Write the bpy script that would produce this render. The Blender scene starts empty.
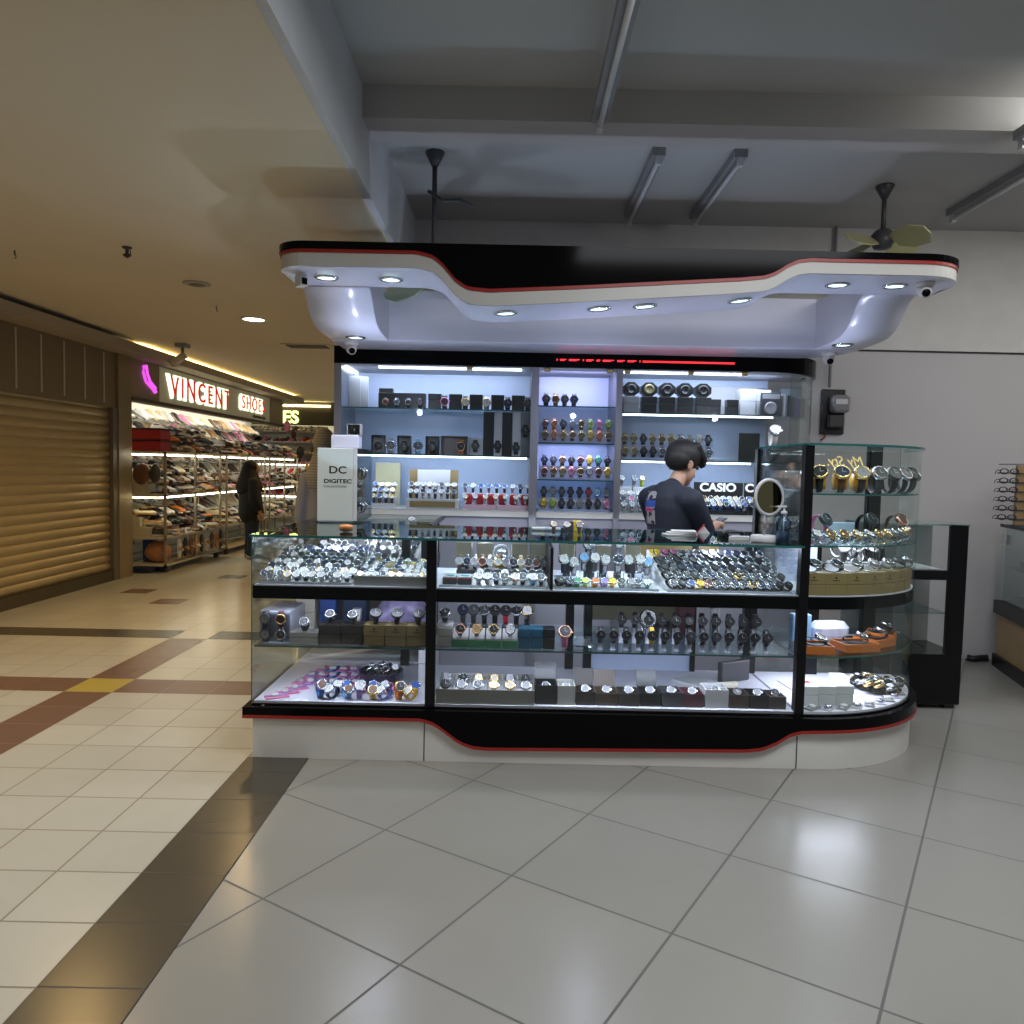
import bpy, bmesh, math, random
from mathutils import Vector, Matrix
rnd = random.Random(11)
PI = math.pi
sc = bpy.context.scene
COL = sc.collection

# ------------------------------------------------------------------ materials
MATS = {}
def mat(name, color, rough=0.5, metal=0.0, emit=0.0, noise=0.06, nscale=8.0, spec=0.5, ecol=None, coat=0.0, bump=0.0):
    if name in MATS: return MATS[name]
    m = bpy.data.materials.new(name); m.use_nodes = True
    nt = m.node_tree; b = nt.nodes['Principled BSDF']
    c = (*color, 1)
    b.inputs['Base Color'].default_value = c
    b.inputs['Roughness'].default_value = rough
    b.inputs['Metallic'].default_value = metal
    b.inputs['Specular IOR Level'].default_value = spec
    b.inputs['Coat Weight'].default_value = coat
    if noise:
        tc = nt.nodes.new('ShaderNodeTexCoord'); n = nt.nodes.new('ShaderNodeTexNoise')
        n.inputs['Scale'].default_value = nscale; n.inputs['Detail'].default_value = 4
        nt.links.new(tc.outputs['Object'], n.inputs['Vector'])
        mx = nt.nodes.new('ShaderNodeMix'); mx.data_type = 'RGBA'
        mx.inputs[6].default_value = tuple(max(0, x*(1-noise)) for x in color)+(1,)
        mx.inputs[7].default_value = tuple(min(1, x*(1+noise)) for x in color)+(1,)
        nt.links.new(n.outputs['Fac'], mx.inputs[0]); nt.links.new(mx.outputs[2], b.inputs['Base Color'])
        if bump:
            bp = nt.nodes.new('ShaderNodeBump'); bp.inputs['Strength'].default_value = bump
            nt.links.new(n.outputs['Fac'], bp.inputs['Height']); nt.links.new(bp.outputs['Normal'], b.inputs['Normal'])
    if emit:
        b.inputs['Emission Color'].default_value = (*(ecol or color), 1)
        b.inputs['Emission Strength'].default_value = emit
    MATS[name] = m
    return m

def glass(name, tint=(0.96, 0.98, 0.98), refl=0.5, rough=0.0):
    """thin sheet glass: light passes, Fresnel reflections on top"""
    if name in MATS: return MATS[name]
    m = bpy.data.materials.new(name); m.use_nodes = True
    nt = m.node_tree; nt.nodes.clear()
    o = nt.nodes.new('ShaderNodeOutputMaterial'); t = nt.nodes.new('ShaderNodeBsdfTransparent'); g = nt.nodes.new('ShaderNodeBsdfGlossy')
    t.inputs['Color'].default_value = (*tint, 1); g.inputs['Roughness'].default_value = rough
    g.inputs['Color'].default_value = (0.95, 1, 1, 1)
    f = nt.nodes.new('ShaderNodeFresnel'); f.inputs['IOR'].default_value = 1.45
    mu = nt.nodes.new('ShaderNodeMath'); mu.operation = 'MULTIPLY'; mu.inputs[1].default_value = refl
    mx = nt.nodes.new('ShaderNodeMixShader')
    nt.links.new(f.outputs[0], mu.inputs[0]); nt.links.new(mu.outputs[0], mx.inputs[0])
    nt.links.new(t.outputs[0], mx.inputs[1]); nt.links.new(g.outputs[0], mx.inputs[2]); nt.links.new(mx.outputs[0], o.inputs[0])
    MATS[name] = m
    return m

def nodes_of(m): return m.node_tree.nodes, m.node_tree.links

def tile_mat(name, color, grout, T, ox, oy, rot=0.0, gw=0.012, rough=0.25, vein=0.08, seed=0.0):
    """square tiles with grout lines, laid on world X/Y (object coordinates of an unmoved mesh)"""
    m = mat(name, color, rough, noise=0)
    N, L = nodes_of(m); b = N['Principled BSDF']
    tc = N.new('ShaderNodeTexCoord'); mp = N.new('ShaderNodeMapping'); mp.vector_type = 'POINT'
    mp.inputs['Rotation'].default_value = (0, 0, rot); mp.inputs['Location'].default_value = (-ox, -oy, 0)
    L.new(tc.outputs['Object'], mp.inputs['Vector'])
    sx = N.new('ShaderNodeSeparateXYZ'); L.new(mp.outputs[0], sx.inputs[0])
    masks = []; cells = []
    for ax in (0, 1):
        d = N.new('ShaderNodeMath'); d.operation = 'DIVIDE'; d.inputs[1].default_value = T; L.new(sx.outputs[ax], d.inputs[0])
        fl = N.new('ShaderNodeMath'); fl.operation = 'FLOOR'; L.new(d.outputs[0], fl.inputs[0]); cells.append(fl)
        f = N.new('ShaderNodeMath'); f.operation = 'FRACT'; L.new(d.outputs[0], f.inputs[0])
        s = N.new('ShaderNodeMath'); s.operation = 'SUBTRACT'; s.inputs[1].default_value = 0.5; L.new(f.outputs[0], s.inputs[0])
        a = N.new('ShaderNodeMath'); a.operation = 'ABSOLUTE'; L.new(s.outputs[0], a.inputs[0])
        g = N.new('ShaderNodeMath'); g.operation = 'GREATER_THAN'; g.inputs[1].default_value = 0.5-gw/T/2; L.new(a.outputs[0], g.inputs[0])
        masks.append(g)
    mxm = N.new('ShaderNodeMath'); mxm.operation = 'MAXIMUM'; L.new(masks[0].outputs[0], mxm.inputs[0]); L.new(masks[1].outputs[0], mxm.inputs[1])
    cb = N.new('ShaderNodeCombineXYZ'); L.new(cells[0].outputs[0], cb.inputs[0]); L.new(cells[1].outputs[0], cb.inputs[1])
    wn = N.new('ShaderNodeTexWhiteNoise'); L.new(cb.outputs[0], wn.inputs['Vector'])
    nz = N.new('ShaderNodeTexNoise'); nz.inputs['Scale'].default_value = 3.5; nz.inputs['Detail'].default_value = 8; nz.inputs['Distortion'].default_value = 1.5
    L.new(tc.outputs['Object'], nz.inputs['Vector'])
    ad = N.new('ShaderNodeMath'); ad.operation = 'ADD'; L.new(wn.outputs['Value'], ad.inputs[0]); L.new(nz.outputs['Fac'], ad.inputs[1])
    hf = N.new('ShaderNodeMath'); hf.operation = 'MULTIPLY'; hf.inputs[1].default_value = 0.5; L.new(ad.outputs[0], hf.inputs[0])
    mx = N.new('ShaderNodeMix'); mx.data_type = 'RGBA'
    mx.inputs[6].default_value = tuple(x*(1-vein) for x in color)+(1,); mx.inputs[7].default_value = tuple(min(1, x*(1+vein)) for x in color)+(1,)
    L.new(hf.outputs[0], mx.inputs[0])
    m2 = N.new('ShaderNodeMix'); m2.data_type = 'RGBA'; m2.inputs[7].default_value = (*grout, 1)
    L.new(mx.outputs[2], m2.inputs[6]); L.new(mxm.outputs[0], m2.inputs[0]); L.new(m2.outputs[2], b.inputs['Base Color'])
    r = N.new('ShaderNodeMath'); r.operation = 'MULTIPLY_ADD'; r.inputs[1].default_value = 0.5; r.inputs[2].default_value = rough
    L.new(mxm.outputs[0], r.inputs[0]); L.new(r.outputs[0], b.inputs['Roughness'])
    return m

# ------------------------------------------------------------------ mesh builder
class MB:
    def __init__(s): s.v = []; s.f = []; s.m = []; s.sm = []
    def add(s, vs, fs, mi=0, smooth=False, M=None):
        o = len(s.v)
        s.v += [tuple(M @ Vector(v)) if M else tuple(v) for v in vs]
        for f in fs: s.f.append(tuple(o+i for i in f)); s.m.append(mi); s.sm.append(smooth)
        return s
    def box(s, x0, x1, y0, y1, z0, z1, mi=0, M=None):
        vs = [(x, y, z) for z in (z0, z1) for y in (y0, y1) for x in (x0, x1)]
        return s.add(vs, [(0, 2, 3, 1), (4, 5, 7, 6), (0, 1, 5, 4), (2, 6, 7, 3), (0, 4, 6, 2), (1, 3, 7, 5)], mi, False, M)
    def bbox(s, x0, x1, y0, y1, z0, z1, b=0.004, mi=0, M=None):
        """box with chamfered vertical edges and top"""
        b = min(b, (x1-x0)/3, (y1-y0)/3, (z1-z0)/3)
        def ring(i, z): return [(x0+b+i, y0+i, z), (x1-b-i, y0+i, z), (x1-i, y0+b+i, z), (x1-i, y1-b-i, z), (x1-b-i, y1-i, z), (x0+b+i, y1-i, z), (x0+i, y1-b-i, z), (x0+i, y0+b+i, z)]
        vs = ring(b*.6, z0)+ring(0, z0+b)+ring(0, z1-b)+ring(b*.6, z1)
        fs = [tuple(range(7, -1, -1)), tuple(range(24, 32))]
        for k in range(3):
            for i in range(8): fs.append((k*8+i, k*8+(i+1) % 8, k*8+8+(i+1) % 8, k*8+8+i))
        return s.add(vs, fs, mi, False, M)
    def prism(s, poly, h0, h1, mi=0, axis='z', M=None, smooth=False):
        n = len(poly)
        if axis == 'z': vs = [(x, y, h0) for x, y in poly]+[(x, y, h1) for x, y in poly]
        elif axis == 'y': vs = [(x, h0, z) for x, z in poly]+[(x, h1, z) for x, z in poly]
        else: vs = [(h0, y, z) for y, z in poly]+[(h1, y, z) for y, z in poly]
        fs = [tuple(range(n-1, -1, -1)), tuple(range(n, 2*n))]+[(i, (i+1) % n, n+(i+1) % n, n+i) for i in range(n)]
        return s.add(vs, fs, mi, smooth, M)
    def lathe(s, prof, seg=16, mi=0, M=None, smooth=True, cap=True):
        vs = []; fs = []; k = len(prof)
        for i in range(seg):
            a = 2*PI*i/seg
            vs += [(r*math.cos(a), r*math.sin(a), z) for r, z in prof]
        for i in range(seg):
            j = (i+1) % seg
            for q in range(k-1): fs.append((i*k+q, j*k+q, j*k+q+1, i*k+q+1))
        if cap:
            fs.append(tuple(i*k for i in range(seg-1, -1, -1))); fs.append(tuple(i*k+k-1 for i in range(seg)))
        return s.add(vs, fs, mi, smooth, M)
    def cyl(s, p0, p1, r0, r1=None, seg=10, mi=0, smooth=True):
        p0 = Vector(p0); p1 = Vector(p1); d = p1-p0; r1 = r0 if r1 is None else r1
        M = Matrix.Translation(p0) @ d.to_track_quat('Z', 'Y').to_matrix().to_4x4()
        return s.lathe([(r0, 0), (r1, d.length)], seg, mi, M, smooth)
    def tube(s, pts, r, seg=6, mi=0, smooth=True, rs=None):
        P = [Vector(p) for p in pts]; vs = []; fs = []
        for i, p in enumerate(P):
            t = (P[min(i+1, len(P)-1)]-P[max(i-1, 0)]).normalized()
            q = t.to_track_quat('Z', 'Y'); rr = rs[i] if rs else r
            for k in range(seg):
                a = 2*PI*k/seg; vs.append(tuple(p+q @ Vector((rr*math.cos(a), rr*math.sin(a), 0))))
        for i in range(len(P)-1):
            for k in range(seg): fs.append((i*seg+k, i*seg+(k+1) % seg, (i+1)*seg+(k+1) % seg, (i+1)*seg+k))
        fs.append(tuple(range(seg-1, -1, -1))); fs.append(tuple((len(P)-1)*seg+k for k in range(seg)))
        return s.add(vs, fs, mi, smooth)
    def ell(s, c, r, M=None, seg=16, rings=10, mi=0):
        vs = []; fs = []
        R = M if M else Matrix.Identity(4)
        for i in range(rings+1):
            th = PI*i/rings
            for k in range(seg):
                a = 2*PI*k/seg
                vs.append(tuple(Vector(c)+(R @ Vector((r[0]*math.sin(th)*math.cos(a), r[1]*math.sin(th)*math.sin(a), r[2]*math.cos(th))))))
        for i in range(rings):
            for k in range(seg): fs.append((i*seg+k, (i+1)*seg+k, (i+1)*seg+(k+1) % seg, i*seg+(k+1) % seg))
        return s.add(vs, fs, mi, True)
    def cap(s, p0, p1, r0, r1, seg=14, mi=0, flat=1.0):
        """tapered capsule (closed)"""
        p0 = Vector(p0); p1 = Vector(p1); d = p1-p0; L = d.length
        prof = []
        for k in range(5):
            a = PI/2*k/4; prof.append((max(1e-4, r0*math.sin(a)), -r0*math.cos(a)))
        for k in range(5):
            a = PI/2*k/4; prof.append((max(1e-4, r1*math.cos(a)), L+r1*math.sin(a)))
        M = Matrix.Translation(p0) @ d.to_track_quat('Z', 'Y').to_matrix().to_4x4() @ Matrix.Diagonal((1, flat, 1, 1))
        return s.lathe(prof, seg, mi, M)
    def mesh(s, name, mats):
        me = bpy.data.meshes.new(name); me.from_pydata(s.v, [], s.f)
        for m in (mats if isinstance(mats, (list, tuple)) else [mats]): me.materials.append(m)
        me.polygons.foreach_set('material_index', s.m); me.polygons.foreach_set('use_smooth', s.sm)
        bm = bmesh.new(); bm.from_mesh(me); bmesh.ops.remove_doubles(bm, verts=bm.verts, dist=1e-6)
        bmesh.ops.recalc_face_normals(bm, faces=bm.faces); bm.to_mesh(me); bm.free()
        return me
    def build(s, name, mats, parent=None, loc=None, rz=0.0, **kw):
        o = bpy.data.objects.new(name, s.mesh(name, mats)); COL.objects.link(o)
        if parent: o.parent = parent
        if loc: o.location = loc
        if rz: o.rotation_euler.z = rz
        if kw: tag(o, **kw)
        return o

def tag(o, label=None, cat=None, group=None, kind=None):
    if label: o['label'] = label
    if cat: o['category'] = cat
    if group: o['group'] = group
    if kind: o['kind'] = kind
    return o
def empty(name, loc=(0, 0, 0), rz=0.0, label=None, cat=None, group=None):
    o = bpy.data.objects.new(name, None); o.location = loc; o.rotation_euler.z = rz; o.empty_display_size = .05
    COL.objects.link(o); return tag(o, label, cat, group)
def struct(mb, name, m, parent=None):
    o = mb.build(name, m, parent)
    if parent is None: o['kind'] = 'structure'
    return o
def link(name, me, loc=(0, 0, 0), rot=(0, 0, 0), parent=None, scale=None, **kw):
    o = bpy.data.objects.new(name, me); COL.objects.link(o); o.location = loc; o.rotation_euler = rot
    if scale: o.scale = scale
    if parent: o.parent = parent
    if kw: tag(o, **kw)
    return o
def dup(o, loc=None, rot=None, label=None, group=None):
    c = o.copy(); COL.objects.link(c)
    if loc is not None: c.location = loc
    if rot is not None: c.rotation_euler = rot
    if label: c['label'] = label
    if group: c['group'] = group
    for ch in list(o.children):
        d = ch.copy(); COL.objects.link(d); d.parent = c
        for g in list(ch.children):
            e = g.copy(); COL.objects.link(e); e.parent = d
    return c
ORD = 'first second third fourth fifth sixth seventh eighth ninth tenth eleventh twelfth thirteenth fourteenth fifteenth sixteenth seventeenth eighteenth nineteenth twentieth'.split()
def nth(i, n):
    """i is 0-based from the left of n"""
    if n == 1: return 'only one'
    if i == 0: return 'leftmost'
    if i == n-1: return 'rightmost'
    return ORD[i]+' from left' if i <= n/2 else ORD[n-1-i]+' from right'

def text_mesh(body, size, ext=0.003, off=0.0, shear=0.0, sx=1.0, spacing=1.0, align='LEFT'):
    c = bpy.data.curves.new('lettering', 'FONT'); c.body = body; c.size = size; c.extrude = ext; c.offset = off; c.shear = shear
    c.align_x = align; c.space_character = spacing
    o = bpy.data.objects.new('lettering', c); COL.objects.link(o)
    dg = bpy.context.evaluated_depsgraph_get(); dg.update()
    me = bpy.data.meshes.new_from_object(o.evaluated_get(dg)); bpy.data.objects.remove(o); bpy.data.curves.remove(c)
    if sx != 1.0: me.transform(Matrix.Diagonal((sx, 1, 1, 1)))
    return me
def lettering(body, size, m, loc, rot, parent=None, ext=0.002, name='lettering', **k):
    me = text_mesh(body, size, ext, **k); me.materials.clear(); me.materials.append(m)
    return link(name, me, loc, rot, parent)

def blob(mb, name, m, parent=None, voxel=0.008, smooth=4, fac=0.5):
    """union of closed shapes in one continuous skin"""
    o = mb.build(name, m)
    r = o.modifiers.new('r', 'REMESH'); r.mode = 'VOXEL'; r.voxel_size = voxel; r.use_smooth_shade = True
    s = o.modifiers.new('s', 'SMOOTH'); s.iterations = smooth; s.factor = fac
    dg = bpy.context.evaluated_depsgraph_get(); dg.update()
    me = bpy.data.meshes.new_from_object(o.evaluated_get(dg))
    o.modifiers.clear(); o.data = me
    if not me.materials: me.materials.append(m)
    if parent: o.parent = parent
    return o

# ------------------------------------------------------------------ common materials
M_white = mat('white_laminate', (.62, .61, .58), .35, noise=.05)
M_soff = mat('soffit_white', (.70, .71, .84), .26, noise=.02, spec=.6)
M_black = mat('black_gloss', (.003, .003, .0035), .10, noise=0, spec=.07)
M_blackm = mat('black_frame', (.005, .005, .006), .3, noise=.1, spec=.25)
M_red = mat('red_trim', (.32, .018, .012), .35, noise=.04)
M_alu = mat('aluminium', (.33, .33, .36), .35, .8, noise=.04)
M_steel = mat('steel', (.52, .53, .56), .24, 1, noise=.03)
M_gold = mat('gold', (.85, .6, .25), .2, 1, noise=.03)
M_rose = mat('rose_metal', (.8, .45, .33), .22, 1, noise=.03)
M_deck = mat('white_deck', (.74, .74, .82), .4, noise=.02)
M_back = mat('cabinet_back', (.52, .60, .78), .35, noise=.03)
M_grey = mat('grey_panel', (.30, .30, .35), .5, noise=.04)
G_clear = glass('clear_glass', (.97, .985, .985), .75)
G_top = glass('green_sheet_glass', (.82, .93, .91), 1.0)
G_shelf = glass('shelf_glass', (.86, .94, .95), .8)
G_acr = glass('acrylic', (.93, .95, .98), .9, .05)
M_gedge = mat('glass_edge', (.02, .12, .11), .1, noise=.1)
LED_w = mat('cool_led', (1, 1, 1), .5, emit=5, ecol=(.82, .92, 1), noise=0)
LED_lamp = mat('lamp_lens', (.8, .9, .9), .5, emit=1.6, ecol=(.72, .95, .95), noise=0)
LED_warm = mat('warm_led', (1, .9, .6), .5, emit=9, ecol=(1, .83, .42), noise=0)
LED_shop = mat('shop_tube', (1, 1, .95), .5, emit=10, ecol=(1, .98, .82), noise=0)
PAL = {
 'silver': M_steel, 'gold': M_gold, 'rose gold': M_rose,
 'black': mat('c_black', (.012, .012, .014), .35, noise=.1), 'charcoal': mat('c_charcoal', (.05, .05, .055), .4, noise=.1),
 'white': mat('c_white', (.60, .60, .61), .4, noise=.03), 'grey': mat('c_grey', (.28, .28, .29), .5, noise=.05),
 'navy': mat('c_navy', (.010, .016, .05), .4, noise=.1), 'blue': mat('c_blue', (.025, .085, .33), .4, noise=.1),
 'light blue': mat('c_lblue', (.25, .5, .85), .4, noise=.05), 'brown': mat('c_brown', (.14, .06, .03), .5, noise=.15),
 'tan': mat('c_tan', (.42, .26, .12), .55, noise=.1), 'beige': mat('c_beige', (.55, .46, .33), .6, noise=.08),
 'red': mat('c_red', (.45, .02, .03), .4, noise=.1), 'maroon': mat('c_maroon', (.07, .010, .016), .4, noise=.1),
 'pink': mat('c_pink', (.75, .22, .42), .45, noise=.08), 'purple': mat('c_purple', (.3, .2, .55), .4, noise=.08),
 'green': mat('c_green', (.04, .28, .12), .4, noise=.1), 'lime': mat('c_lime', (.5, .65, .06), .4, noise=.08),
 'yellow': mat('c_yellow', (.75, .5, .03), .4, noise=.08), 'orange': mat('c_orange', (.7, .2, .03), .4, noise=.08),
 'teal': mat('c_teal', (.02, .25, .33), .4, noise=.08), 'olive': mat('c_olive', (.2, .17, .07), .5, noise=.1),
 'cream': mat('c_cream', (.7, .64, .5), .55, noise=.06),
}

# ================================================================== SETTING
T = 0.31
M_cream = tile_mat('tile_cream', (.45, .435, .38), (.20, .17, .13), T, -1.32, 4.89, gw=.008, rough=.22)
M_brown = tile_mat('tile_brown', (.16, .092, .066), (.12, .07, .05), T, -1.32, 4.89, gw=.006, rough=.25)
M_yel = tile_mat('tile_yellow', (.42, .33, .07), (.2, .15, .05), T, -1.32, 4.89, gw=.006, rough=.25)
M_dark = tile_mat('tile_dark', (.055, .05, .04), (.04, .035, .03), T, -1.32, 4.89, gw=.006, rough=.25)
mb = MB()
for i in range(0, 30):
    for j in range(-12, 62):
        x1 = -1.32-T*i; y0 = 4.89+T*j; k = 0
        if i == 4 and j < 5: k = 2 if j == 0 else 1
        elif j == 0: k = 1
        elif j == 5 and i != 4: k = 3
        elif (i, j) == (7, 10) or (i, j) == (9, 12): k = 1
        elif (i, j) == (7, 16): k = 3
        mb.add([(x1-T, y0, 0), (x1, y0, 0), (x1, y0+T, 0), (x1-T, y0+T, 0)], [(0, 1, 2, 3)], k)
struct(mb, 'floor_1', [M_cream, M_brown, M_yel, M_dark])
M_hall = tile_mat('hall_tile', (.26, .255, .235), (.1, .1, .095), .62, -2.09, 2.95, rot=math.radians(32.8), gw=.009, rough=.24, vein=.05)
struct(MB().add([(-1.32, 1.17, 0), (9, 1.17, 0), (9, 6.6, 0), (-1.32, 6.6, 0)], [(0, 1, 2, 3)]), 'floor_2', M_hall)
struct(MB().box(-1.32, -1.01, 1.17, 3.84, -.01, .003), 'trim_1', M_dark)

M_ceilm = mat('mall_ceiling', (.74, .66, .50), .8, noise=.06, nscale=.8)
M_ceilh = mat('hall_ceiling', (.46, .455, .44), .85, noise=.08, nscale=1.5)
M_wall = mat('hall_wall', (.50, .485, .49), .8, noise=.04, nscale=1.2)
M_wallup = mat('hall_wall_rough', (.60, .59, .57), .9, noise=.1, nscale=6, bump=.25)
struct(MB().box(-9, -.861, 1.0, 24, 2.98, 3.06), 'ceiling_1', M_ceilm)
struct(MB().box(-.82, 9, 1.0, 6.6, 3.47, 3.55), 'ceiling_2', M_ceilh)
struct(MB().box(-.86, -.82, 1.0, 6.35, 2.98, 3.47), 'trim_2', mat('bulkhead_white', (.62, .64, .66), .8))
struct(MB().box(-1.26, 9, 6.3, 6.5, 0, 2.51), 'wall_back', M_wall)
struct(MB().box(-.82, 9, 6.27, 6.5, 2.515, 3.47), 'trim_3', M_wallup)
struct(MB().box(-.82, 9, 6.29, 6.31, 2.505, 2.52), 'trim_4', mat('ledge_shadow', (.08, .08, .08), .9))  # dark strip painted in for the shade under the ledge
# ceiling beams and conduits of the hall
for i, y in enumerate((2.6, 4.1)):
    struct(MB().box(-.82, 9, y, y+.28, 3.30, 3.47), 'trim_%d' % (5+i), M_ceilh)

# ---- left shop fronts
M_panel = mat('tan_panel', (.20, .15, .08), .5, noise=.08, nscale=3)
M_line = mat('pale_joint', (.5, .45, .38), .5)
wl = MB().box(-5.05, -4.95, 1.0, 9.72, 2.14, 2.82)
y = 9.33
while y > 1.2:
    wl.box(-4.951, -4.944, y-.012, y+.012, 2.19, 2.79, 1); y -= .41
struct(wl, 'wall_left', [M_panel, M_line])
M_bulk = mat('bulkhead_cream', (.40, .34, .25), .7, noise=.05)
struct(MB().box(-5.2, -4.62, 1.0, 17.0, 2.82, 2.925), 'trim_7', M_bulk)
struct(MB().box(-5.2, -4.72, 1.0, 9.5, 2.925, 2.95), 'trim_8', mat('cornice', (.25, .19, .11), .7))
struct(MB().box(-5.0, -4.92, 9.6, 17.0, 2.926, 2.935), 'trim_9', LED_warm)
sh = MB()   # roller shutter: curved slats
z = .12; n = 0
while z < 2.13:
    p = [(-5.0+.022*math.sin(PI*k/6), z+.098*k/6) for k in range(7)]
    for k in range(6): sh.add([(p[k][0], 1.0, p[k][1]), (p[k][0], 9.5, p[k][1]), (p[k+1][0], 9.5, p[k+1][1]), (p[k+1][0], 1.0, p[k+1][1])], [(0, 1, 2, 3)], 0, False)
    z += .1; n += 1
door = struct(sh, 'door_1', mat('shutter', (.42, .33, .17), .38, .5, noise=.12, nscale=1.5))
struct(MB().box(-5.03, -4.94, 1.0, 9.5, 0.0, .12), 'bottom_rail', mat('rail_dark', (.06, .045, .02), .5), door)
struct(MB().box(-5.04, -4.93, 9.5, 9.62, 0, 2.14), 'guide_rail', mat('guide', (.2, .17, .12), .4, .6), door)
struct(MB().box(-5.25, -4.92, 9.62, 9.95, 0, 2.82), 'wall_left_pillar', mat('pillar_tan', (.30, .23, .12), .4, .3, noise=.1))
# shop one shell
M_fascia = mat('fascia_tan', (.34, .27, .16), .5, noise=.07, nscale=2)
fa = MB().box(-5.05, -4.93, 9.95, 16.5, 2.31, 2.82).box(-5.06, -4.90, 9.95, 16.5, 2.27, 2.315, 1)
struct(fa, 'wall_left_fascia', [M_fascia, mat('fascia_lip', (.1, .075, .045), .5)])
M_slat = mat('slatwall', (.66, .66, .6), .5, noise=.05)
sw = MB().box(-5.72, -5.6, 9.9, 16.5, 0, 2.6)
for k in range(17): sw.box(-5.6, -5.592, 9.9, 16.5, .1+k*.15, .13+k*.15, 1)
struct(sw, 'wall_shop', [M_slat, mat('slat_groove', (.35, .34, .3), .5)])
struct(MB().box(-5.72, -4.96, 9.85, 9.9, 0, 2.6), 'wall_shop_side', mat('warm_wall', (.7, .52, .2), .6))
struct(MB().box(-5.72, -4.95, 9.85, 16.5, 2.6, 2.64), 'ceiling_3', M_slat)
# far end of the mall: another shop facing us
struct(MB().box(-9, -1.2, 18.5, 18.6, 2.42, 2.98), 'wall_far_fascia', mat('far_fascia', (.05, .04, .022), .5))
struct(MB().box(-9, -1.2, 20.2, 20.3, 0, 2.98), 'wall_far', mat('far_wall', (.55, .5, .36), .6))
struct(MB().box(-6.5, -4.4, 18.45, 18.5, 2.86, 2.90), 'trim_10', LED_warm)

# ------------------------------------------------------------------ fascia signs
M_neon_r = mat('sign_red', (.5, .005, .01), .4, emit=.45, ecol=(1, .02, .02), noise=0)
M_halo = mat('sign_halo', (.8, 1, .8), .5, emit=1.5, ecol=(.82, 1, .72), noise=0)
M_pink = mat('sign_magenta', (.6, .05, .6), .5, emit=1.0, ecol=(.85, .12, .85), noise=0)
RS = (PI/2, 0, PI/2)
s = empty('shop_sign', (-4.93, 10.8, 2.42), label='lit shop sign with red block letters on a pale glowing backing above shoe shop', cat='sign')
for body, y, size, sx in (('VINCENT', .15, .42, 1.04), ('SHOES', 3.02, .34, 1.02)):
    z = .0 if size > .4 else .05
    lettering(body, size, M_halo, (.022, y, z), RS, s, ext=.012, name='glowing_backing', off=.028, sx=sx, spacing=1.34)
    lettering(body, size, M_neon_r, (.07, y, z), RS, s, ext=.006, name='red_lettering', off=-.002, sx=sx, spacing=1.34)
b = MB().box(.0, .012, -.05, 4.75, -.10, .38)
b.build('painted_glow', mat('fascia_glow', (.36, .29, .17), .5, emit=.10, ecol=(.8, .75, .45), noise=.1), s)  # added panel, the letters' glow on the fascia put into its colour
m2 = MB().prism([(3.7, -.045), (3.86, -.01), (3.86, -.08)], .013, .02, 0, 'x').prism([(4.52, -.045), (4.36, -.01), (4.36, -.08)], .013, .02, 0, 'x').box(.013, .018, 3.9, 4.32, -.065, -.025)
m2.build('small_emblem', PAL['black'], s)
hp = MB().tube([(-4.915, 10.58, 2.43), (-4.915, 10.52, 2.47), (-4.915, 10.33, 2.55), (-4.915, 10.26, 2.66), (-4.915, 10.27, 2.74), (-4.915, 10.34, 2.76), (-4.915, 10.37, 2.66), (-4.915, 10.45, 2.56), (-4.915, 10.60, 2.49), (-4.915, 10.62, 2.44), (-4.915, 10.58, 2.43)], .02)
hp.build('shoe_emblem', M_pink, label='magenta glowing shoe outline on the fascia beside the red letters', cat='sign')
lettering('SHOES', .41, mat('far_sign', (.7, .75, .2), .5, emit=2.2, ecol=(.85, .95, .35), noise=0), (-6.36, 18.47, 2.47), (PI/2, 0, 0), None, ext=.02, name='shop_letters', off=.010, sx=1.0)
tag(bpy.data.objects['shop_letters'], 'yellow-green glowing letters on the dark fascia at the far end of mall', 'sign')

# ------------------------------------------------------------------ mall ceiling fittings
def downlight(x, y, z, r, m, label, group=None, lit=True):
    e = empty('downlight', (x, y, z), label=label, cat='light', group=group)
    MB().lathe([(r*1.28, .0), (r*1.28, -.006), (r*1.02, -.012), (r, -.004)], 24, cap=False).build('trim_ring', mat('ring_white', (.7, .7, .72), .3), e)
    MB().lathe([(r*1.01, -.003), (r*.6, -.007), (.001, -.009)], 24).build('lens', m, e)
    return e
downlight(-2.705, 8.03, 2.98, .105, mat('warm_lens', (1, 1, .9), .5, emit=16, ecol=(1, .93, .75), noise=0), 'lit round downlight in the beige mall ceiling')
e = empty('ceiling_speaker', (-2.665, 6.5, 2.98), label='unlit round grey speaker disc set in the beige ceiling', cat='speaker')
MB().lathe([(.11, 0), (.11, -.008), (.085, -.014)], 24).build('rim', mat('spk_rim', (.42, .38, .3), .5), e)
MB().lathe([(.084, -.012), (.001, -.022)], 24).build('grille', mat('spk_grille', (.22, .2, .17), .7), e)
e = empty('sprinkler', (-2.72, 5.45, 2.98), label='small dark sprinkler head hanging from the beige mall ceiling', cat='sprinkler')
MB().lathe([(.035, 0), (.03, -.01), (.012, -.015), (.012, -.05)], 12).build('stem', PAL['charcoal'], e)
MB().lathe([(.028, -.052), (.028, -.058), (.006, -.075)], 12).tube([(.02, 0, -.02), (.026, 0, -.04), (.02, 0, -.055)], .004).build('deflector', PAL['black'], e)
e = empty('dome_spotlight', (-4.2, 9.8, 2.98), label='small spotlight on a bracket by the cornice before the shoe shop', cat='light')
MB().box(-.07, .07, -.07, .07, -.05, 0).cyl((0, 0, -.05), (0, 0, -.17), .02).build('bracket', PAL['grey'], e)
MB().cyl((.02, .02, -.14), (-.1, -.09, -.27), .045, .055, 12).build('lamp_head', PAL['cream'], e)
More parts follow.
